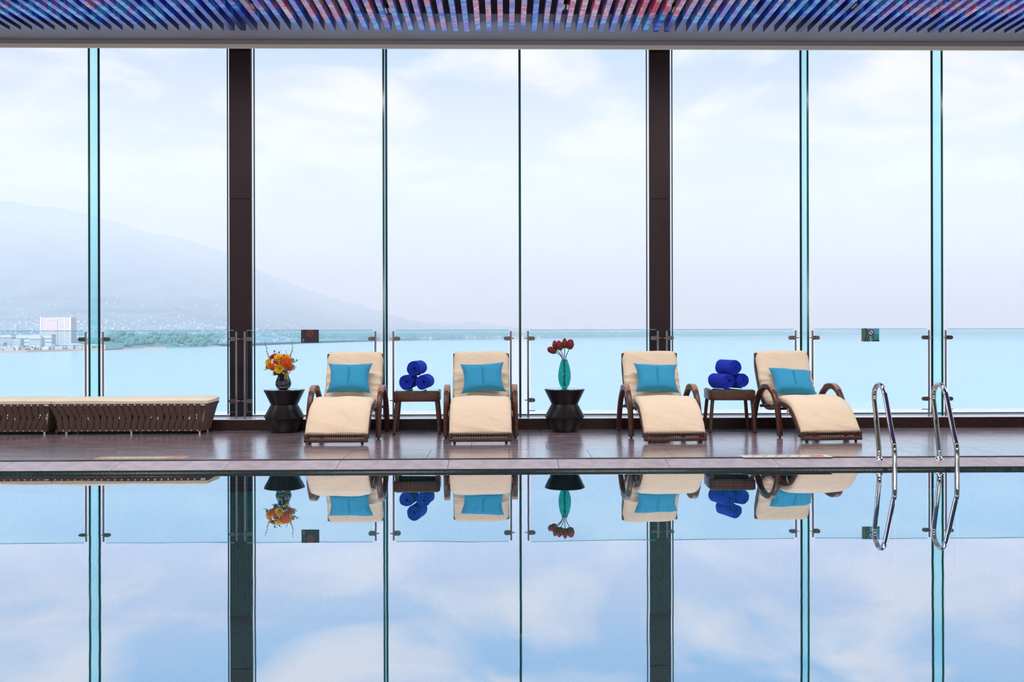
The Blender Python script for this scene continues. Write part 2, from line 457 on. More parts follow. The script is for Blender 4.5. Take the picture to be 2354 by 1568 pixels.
# ------------------------------------------------------------------ mesh builder
class MB:
    def __init__(s):
        s.v, s.f, s.uv, s.mi, s.sm = [], [], [], [], []
    def add(s, vs, fs, uvs=None, smooth=False, mi=0, T=None):
        b = len(s.v)
        s.v += [tuple(T @ Vector(p)) if T else tuple(p) for p in vs]
        for i, f in enumerate(fs):
            s.f.append([b + k for k in f])
            s.uv.append(uvs[i] if uvs else None)
            s.mi.append(mi); s.sm.append(smooth)
        return s
    def box(s, a, b, bev=0.0, mi=0, T=None):
        x0, y0, z0 = a; x1, y1, z1 = b
        if bev <= 0:
            vs = [(x0, y0, z0), (x1, y0, z0), (x1, y1, z0), (x0, y1, z0), (x0, y0, z1), (x1, y0, z1), (x1, y1, z1), (x0, y1, z1)]
            fs = [(0, 3, 2, 1), (4, 5, 6, 7), (0, 1, 5, 4), (1, 2, 6, 5), (2, 3, 7, 6), (3, 0, 4, 7)]
            return s.add(vs, fs, mi=mi, T=T)
        bm = bmesh.new()
        bmesh.ops.create_cube(bm, size=1)
        for q in bm.verts:
            q.co = Vector(((x0 + x1) / 2 + q.co.x * (x1 - x0), (y0 + y1) / 2 + q.co.y * (y1 - y0), (z0 + z1) / 2 + q.co.z * (z1 - z0)))
        bmesh.ops.bevel(bm, geom=bm.edges[:], offset=bev, segments=2 if bev > 0.004 else 1, profile=0.5, affect='EDGES')
        bm.verts.index_update()
        s.add([tuple(q.co) for q in bm.verts], [[q.index for q in f.verts] for f in bm.faces], smooth=bev > 0.004, mi=mi, T=T)
        bm.free()
        return s
    def sweep(s, pts, sec, upv=Vector((1, 0, 0)), caps=True, scale=None, smooth=True, mi=0, T=None, closed_sec=True):
        """sec: list of (a, b): a along upv, b along the normal of the path"""
        pts = [Vector(p) for p in pts]
        n, k = len(pts), len(sec)
        vs, L = [], [0.0]
        for i in range(n):
            t = (pts[min(i + 1, n - 1)] - pts[max(i - 1, 0)]).normalized()
            nb = upv.cross(t)
            if nb.length < 1e-5:
                nb = Vector((0, 1, 0)).cross(t)
            nb.normalize()
            ub = t.cross(nb).normalized()
            q = scale[i] if scale else 1.0
            for a, b in sec:
                vs.append(pts[i] + ub * a * q + nb * b * q)
            if i:
                L.append(L[-1] + (pts[i] - pts[i - 1]).length)
        U = [0.0]
        for j in range(k):
            a, b = sec[j], sec[(j + 1) % k]
            U.append(U[-1] + math.hypot(a[0] - b[0], a[1] - b[1]))
        fs, uvs = [], []
        for i in range(n - 1):
            for j in range(k if closed_sec else k - 1):
                j2 = (j + 1) % k
                fs.append((i * k + j, i * k + j2, (i + 1) * k + j2, (i + 1) * k + j))
                uvs.append([(U[j], L[i]), (U[j + 1], L[i]), (U[j + 1], L[i + 1]), (U[j], L[i + 1])])
        if caps and closed_sec:
            fs.append(tuple(range(k))[::-1]); uvs.append([sec[j] for j in range(k)][::-1])
            fs.append(tuple((n - 1) * k + j for j in range(k))); uvs.append([sec[j] for j in range(k)])
        return s.add(vs, fs, uvs, smooth, mi, T)
    def tube(s, pts, r, seg=10, mi=0, T=None, scale=None):
        sec = [(r * math.cos(2 * PI * j / seg), r * math.sin(2 * PI * j / seg)) for j in range(seg)]
        # parallel transport so that vertical runs are safe
        pts = [Vector(p) for p in pts]
        n = len(pts)
        t0 = (pts[1] - pts[0]).normalized()
        a = Vector((1, 0, 0)) if abs(t0.x) < 0.8 else Vector((0, 1, 0))
        a = (a - t0 * a.dot(t0)).normalized()
        vs = []
        for i in range(n):
            t = (pts[min(i + 1, n - 1)] - pts[max(i - 1, 0)]).normalized()
            a = (a - t * a.dot(t)).normalized()
            b = t.cross(a)
            q = scale[i] if scale else 1.0
            for c, d in sec:
                vs.append(pts[i] + a * c * q + b * d * q)
        fs = []
        for i in range(n - 1):
            for j in range(seg):
                j2 = (j + 1) % seg
                fs.append((i * seg + j, i * seg + j2, (i + 1) * seg + j2, (i + 1) * seg + j))
        fs.append(tuple(range(seg))[::-1]); fs.append(tuple((n - 1) * seg + j for j in range(seg)))
        return s.add(vs, fs, None, True, mi, T)
    def lathe(s, prof, seg=32, mi=0, T=None, lobes=0, amp=0.0):
        vs, fs = [], []
        k = len(prof)
        for i in range(seg):
            a = 2 * PI * i / seg
            for r, z in prof:
                rr = r * (1 + amp * (abs(math.cos(a * lobes / 2)) - 0.6)) if lobes else r
                vs.append((rr * math.cos(a), rr * math.sin(a), z))
        for i in range(seg):
            i2 = (i + 1) % seg
            for j in range(k - 1):
                fs.append((i * k + j, i2 * k + j, i2 * k + j + 1, i * k + j + 1))
        if prof[0][0] > 1e-5:
            fs.append(tuple(i * k for i in range(seg))[::-1])
        if prof[-1][0] > 1e-5:
            fs.append(tuple(i * k + k - 1 for i in range(seg)))
        return s.add(vs, fs, None, True, mi, T)
    def poly(s, pts2, axis, d0, d1, mi=0, T=None):
        """extrude a 2-D outline: axis 'y' -> (x,z) outline between y=d0..d1; axis 'z' -> (x,y); axis 'x' -> (y,z)"""
        def q(p, d):
            return {'y': (p[0], d, p[1]), 'z': (p[0], p[1], d), 'x': (d, p[0], p[1])}[axis]
        k = len(pts2)
        vs = [q(p, d0) for p in pts2] + [q(p, d1) for p in pts2]
        fs = [tuple(range(k))[::-1], tuple(range(k, 2 * k))]
        for j in range(k):
            j2 = (j + 1) % k
            fs.append((j, j2, k + j2, k + j))
        return s.add(vs, fs, None, False, mi, T)
    def ball(s, c, r, mi=0, T=None, seg=10, rings=6):
        prof = []
        vs, fs = [], []
        rx, ry, rz = (r, r, r) if isinstance(r, (int, float)) else r
        for i in range(rings + 1):
            th = PI * i / rings
            for j in range(seg):
                ph = 2 * PI * j / seg
                vs.append((c[0] + rx * math.sin(th) * math.cos(ph), c[1] + ry * math.sin(th) * math.sin(ph), c[2] - rz * math.cos(th)))
        for i in range(rings):
            for j in range(seg):
                j2 = (j + 1) % seg
                fs.append((i * seg + j, i * seg + j2, (i + 1) * seg + j2, (i + 1) * seg + j))
        return s.add(vs, fs, None, True, mi, T)
    def mesh(s, name, mats, sharp=0.9):
        me = bpy.data.meshes.new(name)
        me.from_pydata(s.v, [], s.f)
        for m in (mats if isinstance(mats, (list, tuple)) else [mats]):
            me.materials.append(m)
        me.polygons.foreach_set('material_index', s.mi)
        me.polygons.foreach_set('use_smooth', s.sm)
        uvl = me.uv_layers.new(name='UVMap')
        for p in me.polygons:
            u = s.uv[p.index]
            if u is None:
                n = p.normal
                ax = max(range(3), key=lambda i: abs(n[i]))
                a, b = [(1, 2), (0, 2), (0, 1)][ax]
                for li, vi in zip(p.loop_indices, p.vertices):
                    uvl.data[li].uv = (me.vertices[vi].co[a], me.vertices[vi].co[b])
            else:
                for li, q in zip(p.loop_indices, u):
                    uvl.data[li].uv = q
        me.update()
        if any(s.sm):
            me.set_sharp_from_angle(angle=sharp)
        return me
    def build(s, name, mats, parent=None, loc=None, sharp=0.9):
        return link(name, s.mesh(name, mats, sharp), parent, loc)
def link(name, me, parent=None, loc=None):
    o = bpy.data.objects.new(name, me)
    col.objects.link(o)
    if parent:
        o.parent = parent
    if loc is not None:
        o.location = loc
    return o
def tag(o, label=None, cat=None, group=None, kind=None):
    for k, v in (('label', label), ('category', cat), ('group', group), ('kind', kind)):
        if v:
            o[k] = v
    return o
def empty(name, loc=(0, 0, 0), rz=0.0, label=None, cat=None, group=None, kind=None):
    o = bpy.data.objects.new(name, None)
    o.empty_display_size = 0.1
    col.objects.link(o)
    o.location = loc
    o.rotation_euler = (0, 0, rz)
    return tag(o, label, cat, group, kind)
kids = {}
def copy_tree(o, parent=None):
    c = o.copy()
    col.objects.link(c)
    if parent:
        c.parent = parent
    for ch in list(o.children):
        copy_tree(ch, c)
    return c
def relabel(o, label, loc, rz=0.0):
    o['label'] = label
    o.location = loc
    o.rotation_euler = (0, 0, rz)
    return o
def spline(pts, n):
    """Catmull-Rom resampling"""
    pts = [Vector(p) for p in pts]
    P_ = [pts[0] * 2 - pts[1]] + pts + [pts[-1] * 2 - pts[-2]]
    out = []
    m = len(pts) - 1
    for i in range(n + 1):
        t = i / n * m
        k = min(int(t), m - 1)
        u = t - k
        a, b, c, d = P_[k:k + 4]
        out.append(0.5 * ((2 * b) + (c - a) * u + (2 * a - 5 * b + 4 * c - d) * u * u + (3 * b - 3 * c + d - a) * u ** 3))
    return out

# ------------------------------------------------------------------ key levels
ZW = -0.073            # water
Y_EDGE = 7.90         # pool wall / coping face
Y_GUT = 8.18          # drain slot
Y_CURB = 10.56
Y_RAIL = 10.62
Y_FIN = 10.68
Y_COL = 10.90
Y_GL = 10.94
Z_CURB = 0.12
Z_HEAD = 4.221
Z_SOF = 4.313
Y_SOF = 9.74
Y_HEAD = 10.645
Z_SLAT = 4.222
Y_SLAT = 10.03
Z_GLT = 4.55
XL, XR = -12.0, 12.0
Z_TOP = 5.3

# ------------------------------------------------------------------ room shell
def struct(name, mb, mats):
    return tag(mb.build(name, mats), kind='structure')
# floor: sunk bed with stone tiles of their own
fl = struct('floor', MB().box((XL, Y_GUT + 0.012, -0.40), (XR, Y_GL + 0.2, -0.008)).box((XL, -5, -0.40), (XR, 1.2, 0.0)), M['grout'])
TP = 0.71
ty0, rows = Y_GUT + 0.014, 4
td = (Y_CURB - ty0) / rows
gap = 0.004
tme = MB().box((0, 0, -0.03), (TP - gap, td - gap, 0)).mesh('tile', M['tile'])
for r_ in range(rows):
    off = 0.0 if r_ % 2 == 0 else TP * 0.5
    for i in range(-10, 11):
        x = i * TP + 0.04 + off
        if -7.2 < x < 7.6:
            link('tile', tme, fl, (x, ty0 + r_ * td, random.uniform(-0.0006, 0.0)))
# coping stones fall towards the water
cop = tag(MB().box((XL, Y_EDGE + 0.02, -0.4), (XR, Y_GUT - 0.012, -0.075)).build('trim_1', M['grout']), kind='structure')
CP = 0.92
cw = CP - 0.004
vs = [(0, 0, -0.016), (cw, 0, -0.016), (cw, 0.27, -0.016), (0, 0.27, -0.016), (0, 0, 0.0), (cw, 0, 0.0), (cw, 0.268, 0.040), (0, 0.268, 0.040)]
fs = [(0, 3, 2, 1), (4, 5, 6, 7), (0, 1, 5, 4), (1, 2, 6, 5), (2, 3, 7, 6), (3, 0, 4, 7)]
mb = MB().add(vs, fs)
mb.mi[2] = 1
cme = mb.mesh('coping_stone', [M['coping'], M['coping_edge']])
for i in range(-8, 9):
    link('coping_stone', cme, cop, (i * CP - 0.47, Y_EDGE - 0.015, -0.048))
# drain slot
struct('trim_2', MB().box((XL, Y_GUT - 0.012, -0.06), (XR, Y_GUT + 0.012, -0.03)), M['gasket'])

# pool
YN = 1.2
pb = MB()
pb.add([(XL, YN, -1.25), (XR, YN, -1.25), (XR, Y_EDGE, -1.25), (XL, Y_EDGE, -1.25)], [(0, 1, 2, 3)])
pb.add([(XL, Y_EDGE, -1.25), (XR, Y_EDGE, -1.25), (XR, Y_EDGE, -0.05), (XL, Y_EDGE, -0.05)], [(0, 1, 2, 3)])
pb.add([(XL, YN, -1.25), (XR, YN, -1.25), (XR, YN, 0), (XL, YN, 0)], [(3, 2, 1, 0)])
pool = tag(pb.build('pool_basin', M['mosaic']), kind='structure')
mw = MB()
mp_ = 0.036
for i in range(-190, 190):
    for j in range(5):
        x, z = i * mp_, -0.066 + 0.018 - (j + 1) * mp_
        zt = min(z + mp_ - 0.003, -0.072 + 0.0)
        mw.box((x, Y_EDGE - 0.006, z), (x + mp_ - 0.003, Y_EDGE + 0.001, z + mp_ - 0.003))
wt = mw.build('waterline_mosaic', M['mosaic_piece'], pool)
wt['kind'] = 'stuff'
wm = MB().add([(XL, YN + 0.001, ZW), (XR, YN + 0.001, ZW), (XR, Y_EDGE - 0.001, ZW), (XL, Y_EDGE - 0.001, ZW)], [(0, 1, 2, 3)])
struct('pool_water', wm, M['water'])
# round pale disc with bars on the pool floor
p = atZ(1199, 1455, ZW)
d = ray(1199, 1455); pdr = CAM + d * ((-1.25 - CAM.z) / d.z)
dr = empty('pool_disc', (pdr.x, pdr.y, -1.249), label='round pale disc with bars on the pool floor under the middle of the water', cat='drain')
MB().lathe([(0, 0.018), (0.09, 0.018), (0.125, 0.008), (0.13, 0.0)], 32).build('cover', P('pale_green_plastic', (0.75, 0.95, 0.85), 0.4), dr)
mb = MB()
for k in range(-3, 4):
    hw = math.sqrt(0.085 ** 2 - (k * 0.022) ** 2)
    mb.box((-hw, k * 0.022 - 0.004, 0.016), (hw, k * 0.022 + 0.004, 0.022))
mb.build('grille', M['steel'], dr)

# walls behind and beside the viewer
struct('wall_back', MB().box((XL, -5.2, -0.4), (XR, -5, Z_TOP)), M['wall'])
struct('wall_left', MB().box((XL - 0.2, -5, -1.4), (XL, Y_GL + 0.2, Z_TOP)), M['wall'])
struct('wall_right', MB().box((XR, -5, -1.4), (XR + 0.2, Y_GL + 0.2, Z_TOP)), M['wall'])
# ceiling: black void, grey bulkhead and soffit, printed slats
ce = struct('ceiling', MB().box((XL, -5, Z_TOP), (XR, Y_SOF, Z_TOP + 0.15)), M['black'])
sfm = MB().box((XL, Y_SOF, Z_SOF), (XR, Y_HEAD + 0.012, Z_TOP + 0.15)).box((XL, Y_HEAD + 0.012, Z_GLT), (XR, Y_GL + 0.3, Z_TOP + 0.15))
sfo = sfm.build('soffit', M['soffit'], ce)
struct('trim_3', MB().box((XL, Y_HEAD + 0.002, Z_HEAD + 0.049), (XR, Y_HEAD + 0.012, Z_SOF)), M['header'])
struct('trim_4', MB().box((XL, Y_HEAD - 0.006, Z_HEAD), (XR, Y_HEAD + 0.012, Z_HEAD + 0.049), 0.004), M['reveal'])
SP = 0.1163
sme = MB().box((-0.026, 2.0, Z_SLAT), (0.026, Y_SLAT, Z_SOF - 0.002)).mesh('slat', M['slat'])
xs0 = XatY(1152, Y_SLAT)
slat_x = []
for i in range(-64, 65):
    o = link('slat', sme, ce, (xs0 + i * SP, random.uniform(-0.012, 0.0), 0))
    slat_x.append(xs0 + i * SP)
# black carrier rails across the top of the slats hold them up
for y in (2.5, 5.0, 7.5):
    MB().box((-7.7, y, Z_SOF - 0.002), (7.7, y + 0.05, Z_SOF + 0.03)).build('carrier_rail', M['black'], ce)
# small track lights in the gaps between the slats
tl0 = None
for k, (px, py) in enumerate(((583, 12), (881, 22), (1287, 14), (1556, 20), (1972, 12))):
    q = atZ(px, py, Z_SLAT + 0.03)
    gx = min(slat_x, key=lambda x: abs(x + SP / 2 - q.x)) + SP / 2
    lab = ['leftmost small track light between the ceiling slats', 'small track light between slats, above the first lounger from left',
           'small track light between slats, above the teal vase', 'small track light between slats, above the right dark column',
           'rightmost small track light between the ceiling slats'][k]
    if tl0 is None:
        t = tl0 = empty('track_light', (gx, q.y, Z_SLAT + 0.02), 0, lab, 'track light', 'track lights in the ceiling')
        MB().box((-0.014, -0.06, 0.008), (0.014, 0.16, 0.05), 0.003).build('housing', M['black'], t)
        for sx2 in (-1, 1):
            MB().box((sx2 * 0.024 - 0.004, -0.06, 0.0), (sx2 * 0.024 + 0.004, 0.08, 0.03)).build('side_clip', M['lampmetal'], t)
            MB().box((sx2 * 0.013 - 0.0025, -0.075, 0.0), (sx2 * 0.013 + 0.0025, 0.06, 0.01)).build('edge_strip', M['lampmetal'], t)
        MB().tube([(0, 0.05, 0.05), (0, 0.05, Z_TOP - Z_SLAT - 0.02)], 0.006, 8).build('hanger', M['black'], t)
    else:
        t = copy_tree(tl0)
        relabel(t, lab, (gx, q.y, Z_SLAT + 0.02))

# curb, sill, window wall
struct('baseboard_front', MB().box((XL, Y_CURB, -0.02), (XR, Y_GL + 0.2, Z_CURB - 0.006)), M['curb'])
struct('trim_5', MB().box((XL, Y_CURB + 0.004, Z_CURB - 0.006), (XR, Y_GL + 0.2, Z_CURB), 0.002), M['sill'])

def X_at(px, Y, py=500):
    return atY(px, py, Y).x
colsX = [(X_at(527, Y_COL, 560), X_at(577, Y_COL, 560)), (X_at(1493.5, Y_COL, 560), X_at(1541, Y_COL, 560))]
pitch = colsX[1][0] - colsX[0][0]
colsX = [(colsX[0][0] - pitch, colsX[0][1] - pitch)] + colsX + [(colsX[1][0] + pitch, colsX[1][1] + pitch)]
cl = ['dark brown square column left of the frame', 'dark brown window column behind the flower bouquet side, left of the two in view',
      'dark brown window column behind the third lounger, right of the two in view', 'dark brown square column right of the frame']
for k, (a, b) in enumerate(colsX):
    if k in (0, 3):
        struct('trim_%d' % (6 + k), MB().box((a, Y_COL, Z_CURB), (b, Y_GL + 0.1, Z_GLT - 0.004), 0.004), M['column'])
        continue
    c = empty('window_column', ((a + b) / 2, Y_COL, Z_CURB), 0, cl[k], 'column')
    hw = (b - a) / 2
    zj = atY(1517, 457, Y_COL).z - Z_CURB
    MB().box((-hw, 0, 0.003), (hw, 0.06, zj - 0.002), 0.004).build('lower_cladding', M['column'], c)
    MB().box((-hw, 0, zj), (hw, 0.06, Z_GLT - 0.004 - Z_CURB), 0.004).build('upper_cladding', M['column'], c)
    MB().box((-hw + 0.004, 0.004, 0.0), (hw - 0.004, 0.055, 0.02)).build('base_gasket', M['gasket'], c)
finX = [X_at(205, Y_FIN), X_at(881.8, Y_FIN), X_at(1195.6, Y_FIN), X_at(1857, Y_FIN), X_at(2165.5, Y_FIN)]
d1 = finX[2] - finX[1]
ext = [finX[0] - d1, finX[4] + (finX[4] - finX[3]) * 0 + (colsX[3][0] - finX[4]) * 2]
fin_lab = ['glass fin at far left, standing between the two leftmost railing panels', 'glass fin rising behind the right side of the first lounger from left',
           'glass fin rising left of the teal vase, behind the second lounger', 'wide looking cyan glass fin rising behind the rightmost lounger',
           'cyan glass fin rising behind the right pool handrail']
for k, x in enumerate(finX):
    fo = empty('glass_fin', (x, Y_FIN, Z_CURB), 0, fin_lab[k], 'glass fin')
    hgt = Z_GLT - Z_CURB - 0.004
    MB().box((-0.0085, 0.006, 0.003), (0.0085, Y_GL - Y_FIN - 0.008, hgt)).build('fin_pane', M['fin_glass'], fo)
    MB().box((-0.0105, -0.004, 0.003), (0.0105, 0.006, hgt)).build('polished_edge', M['fin_edge'], fo)
    MB().box((-0.012, Y_GL - Y_FIN - 0.008, 0.003), (0.012, Y_GL - Y_FIN - 0.001, hgt)).build('silicone_joint', M['gasket'], fo)
# panes
edges = [(colsX[0][1], finX[0]), (finX[0], colsX[1][0]), (colsX[1][1], finX[1]), (finX[1], finX[2]), (finX[2], colsX[2][0]),
         (colsX[2][1], finX[3]), (finX[3], finX[4]), (finX[4], colsX[3][0]), (XL, colsX[0][0]), (colsX[3][1], XR)]
for k, (a, b) in enumerate(edges):
    wn = empty('window_%d' % (k + 1), ((a + b) / 2, Y_GL, Z_CURB), kind='structure')
    hw, hgt = (b - a) / 2, Z_GLT - Z_CURB - 0.004
    lpad = 0.016 if k in (2, 5, 9) else 0.0
    rpad = 0.016 if k in (1, 4, 8) else 0.0
    MB().add([(-hw + 0.002 + lpad, 0, 0.012), (hw - 0.002 - rpad, 0, 0.012), (hw - 0.002 - rpad, 0, hgt), (-hw + 0.002 + lpad, 0, hgt)], [(0, 1, 2, 3)]).build('glass_pane', M['pane'], wn)
    MB().box((-hw + 0.002, -0.008, 0.004), (hw - 0.002, 0.008, 0.015)).build('bottom_bead', M['gasket'], wn)
    MB().box((-hw + 0.002, -0.006, 0.0), (hw - 0.002, 0.01, 0.004)).build('bottom_rail', M['sill'], wn)
    if lpad:
        MB().box((-hw + 0.022, -0.008, 0.022), (-hw + 0.034, 0.008, hgt)).build('side_bead', M['gasket'], wn)
    if rpad:
        MB().box((hw - 0.034, -0.008, 0.022), (hw - 0.022, 0.008, hgt)).build('side_bead', M['gasket'], wn)

# ------------------------------------------------------------------ glass railing
def capsule(x0, x1, z0, z1, flip):
    """clamp outline, rounded at one end"""
    r = (z1 - z0) / 2
    zc = (z0 + z1) / 2
    pts = [(x0, z0), (x1 - r, z0)]
    for i in range(1, 8):
        a = -PI / 2 + PI * i / 8
        pts.append((x1 - r + r * math.cos(a), zc + r * math.sin(a)))
    pts += [(x1 - r, z1), (x0, z1)]
    if flip:
        pts = [(-x, z) for x, z in pts][::-1]
    return pts
rails = [(-330, 197, 190), (237, 543, 538), (562.5, 863, 857.5), (904.3, 1174.3, 1168.3), (1214, 1512.5, 1507), (1533, 1829, 1824), (1868, 2135.5, 2130), (2174, 2500, 2494)]
rlab = ['glass railing panel at the left edge of the photo, behind the left bench', 'glass railing panel behind the right woven bench, left of the left column',
        'glass railing panel with the black no-climbing sign, behind the bouquet', 'glass railing panel behind the left rattan side table and second lounger',
        'glass railing panel behind the teal vase with red flowers', 'glass railing panel behind the right rattan side table',
        'glass railing panel with the picture sign, right of the rightmost lounger', 'glass railing panel at the right edge of the photo, beyond the handrails']
ZG0, ZG1 = 0.205, 1.10
for k, (pa, pb_, ge) in enumerate(rails):
    xa, xb = X_at(pa, Y_RAIL, 850), X_at(pb_, Y_RAIL, 850)
    rr_ = empty('glass_railing', ((xa + xb) / 2, Y_RAIL, Z_CURB), 0, rlab[k], 'railing', 'glass railing panels along the window')
    hw = (xb - xa) / 2
    g0, g1 = -hw + 0.026, hw - 0.026
    z0, z1 = ZG0 - Z_CURB, ZG1 - Z_CURB
    MB().box((g0, -0.005, z0), (g1, 0.005, z1)).build('glass_panel', M['rail_glass'], rr_)
    ed = MB().box((g0 - 0.001, -0.0055, z1 - 0.004), (g1 + 0.001, 0.0055, z1 + 0.001))
    ed.build('top_edge', P('glass_edge_teal', (0.16, 0.42, 0.45), 0.2) if k == 0 else bpy.data.materials['glass_edge_teal'], rr_)
    for s in (-1, 1):
        po = MB().tube([(s * hw, 0, 0.0), (s * hw, 0, 1.085 - Z_CURB)], 0.0105, 12).build('post', M['steel'], rr_)
        for zc in (1.003, 0.318):
            zc -= Z_CURB
            pts = capsule(0.006, 0.078, -0.022, 0.022, s > 0)
            cm = MB().poly(pts, 'y', -0.016, -0.0052).poly(pts, 'y', 0.0052, 0.016).build('clamp', M['steel_clamp'], rr_, (s * hw, 0, zc))
            mb = MB()
            for dz in (-0.010, 0.010):
                mb.lathe([(0, 0.0), (0.005, 0.0), (0.005, 0.003), (0, 0.003)], 8, T=Matrix.Translation((-s * 0.026, -0.016, dz)) @ Matrix.Rotation(R(90), 4, 'X'))
            mb.build('screw', M['screw'], cm)
            MB().lathe([(0.0055, 0.0), (0.0055, 0.02), (0.002, 0.036)], 8, T=Matrix.Translation((s * 0.008, 0, 0)) @ Matrix.Rotation(R(90) * s, 4, 'Y')).build('pin', M['steel'], cm)
        MB().box((-0.0 if s < 0 else -0.078, -0.009, -0.008), (0.078 if s < 0 else 0.0, 0.009, -0.0005)).build('foot_bracket', M['steel_clamp'], rr_, (s * hw, 0, z0))

# signs hung on the railing glass
p0, p1 = atY(692, 758, Y_RAIL - 0.01), atY(733, 788, Y_RAIL - 0.01)
sw, sh = p1.x - p0.x, p0.z - p1.z
sg = empty('warning_sign', ((p0.x + p1.x) / 2, Y_RAIL - 0.008, p1.z), 0, 'small black sign with a red prohibition ring, hung on the railing glass', 'sign')
MB().box((-sw / 2, -0.004, 0), (sw / 2, 0.0025, sh), 0.0008).build('plate', M['signblack'], sg)
def ring(cx, cz, r0_, r1_, y0, y1, seg=28):
    mb = MB()
    vs, fs = [], []
    for i in range(seg):
        a = 2 * PI * i / seg
        for r_, y in ((r0_, y0), (r1_, y0), (r1_, y1), (r0_, y1)):
            vs.append((cx + r_ * math.cos(a), y, cz + r_ * math.sin(a)))
    for i in range(seg):
        i2 = (i + 1) % seg
        for j in range(4):
            fs.append((i * 4 + j, i2 * 4 + j, i2 * 4 + (j + 1) % 4, i * 4 + (j + 1) % 4))
    mb.add(vs, fs)
    return mb
mb = ring(0.004, sh * 0.70, 0.024, 0.037, -0.0055, -0.0035)
mb.box((-0.030, -0.0055, -0.004), (0.030, -0.0037, 0.004), T=Matrix.Translation((0.004, 0, sh * 0.70)) @ Matrix.Rotation(R(45), 4, 'Y'))
mb.build('prohibition_ring', M['signred'], sg)
mb = MB().box((-sw * 0.40, -0.0052, 0.012), (-sw * 0.36, -0.0037, 0.036), T=Matrix.Translation((0, 0, 0)) @ Matrix.Rotation(R(6), 4, 'Y'))
mb.box((-sw * 0.36, -0.0052, 0.028), (-sw * 0.31, -0.0037, 0.034)).box((-sw * 0.45, -0.0052, 0.006), (-sw * 0.40, -0.0037, 0.011))
mb.build('small_mark', M['signpale'], sg)
MB().poly([(-0.014, sh * 0.60), (0.0, sh * 0.64), (0.012, sh * 0.80), (0.006, sh * 0.82), (-0.008, sh * 0.70)], 'y', -0.0045, -0.0037).build('pictogram', P('sign_grey_blue', (0.03, 0.04, 0.06), 0.5), sg)
MB().tube([(-sw * 0.3, 0.0, sh), (-sw * 0.3, 0.006, sh + 0.004), (-sw * 0.3, 0.016, sh - 0.01)], 0.002, 6).tube([(sw * 0.3, 0.0, sh), (sw * 0.3, 0.006, sh + 0.004), (sw * 0.3, 0.016, sh - 0.01)], 0.002, 6).build('hanging_hook', M['steel'], sg)

p0, p1 = atY(1980.5, 755, Y_RAIL - 0.01), atY(2021, 785, Y_RAIL - 0.01)
sw, sh = p1.x - p0.x, p0.z - p1.z
sg = empty('picture_sign', ((p0.x + p1.x) / 2, Y_RAIL - 0.008, p1.z), 0, 'small green and blue picture sign with a black prohibition ring, on the railing glass', 'sign')
MB().box((-sw / 2, -0.004, 0), (sw / 2, 0.0025, sh), 0.0008).build('plate', M['signteal'], sg)
def patch(name, pts, mat, d=0.0):
    return MB().poly([(-sw / 2 + x * sw, z * sh) for x, z in pts], 'y', -0.0046 - d, -0.0038 - d).build(name, mat, sg)
patch('blue_patch', [(0.68, 0.62), (1.0, 0.55), (1.0, 1.0), (0.35, 1.0), (0.5, 0.6)], M['signsky'])
patch('brown_patch', [(0, 0), (0.24, 0.05), (0.28, 0.5), (0.22, 1.0), (0.0, 1.0)], M['signbrown'])
patch('green_patch', [(0.05, 0.45), (0.2, 0.5), (0.22, 0.85), (0.12, 0.97), (0.04, 0.9)], M['signgreen'], 0.0004)
patch('dark_arc', [(0.2, 1.0), (0.28, 1.0), (0.33, 0.6), (0.26, 0.2), (0.16, 0.0), (0.2, 0.0), (0.22, 0.2), (0.27, 0.6)], M['signblack'], 0.0004)
patch('ground_patch', [(0.1, 0.0), (1.0, 0.0), (1.0, 0.14), (0.85, 0.14), (0.75, 0.08), (0.3, 0.06)], M['signblack'], 0.0004)
patch('left_leg', [(0.40, 0.46), (0.46, 0.46), (0.34, 0.0), (0.26, 0.0)], M['signblack'], 0.0006)
patch('middle_leg', [(0.46, 0.46), (0.50, 0.46), (0.57, 0.0), (0.52, 0.0)], M['signpale'], 0.0006)
patch('right_leg', [(0.60, 0.46), (0.64, 0.46), (0.72, 0.12), (0.67, 0.12)], M['signblack'], 0.0006)
MB().lathe([(0, 0), (0.034, 0), (0.034, 0.0006), (0, 0.0006)], 24, T=Matrix.Translation((-sw / 2 + 0.53 * sw, -0.0046, sh * 0.70)) @ Matrix.Rotation(R(90), 4, 'X')).build('ring_ground', M['signpale'], sg)
mb = ring(-sw / 2 + 0.53 * sw, sh * 0.70, 0.028, 0.036, -0.007, -0.005)
mb.box((-0.032, -0.007, -0.0035), (0.032, -0.0053, 0.0035), T=Matrix.Translation((-sw / 2 + 0.53 * sw, 0, sh * 0.70)) @ Matrix.Rotation(R(42), 4, 'Y'))
mb.build('prohibition_ring', M['signblack'], sg)
MB().tube([(-sw * 0.3, 0.0, sh), (-sw * 0.3, 0.006, sh + 0.004), (-sw * 0.3, 0.016, sh - 0.01)], 0.002, 6).tube([(sw * 0.3, 0.0, sh), (sw * 0.3, 0.006, sh + 0.004), (sw * 0.3, 0.016, sh - 0.01)], 0.002, 6).build('hanging_hook', M['steel'], sg)

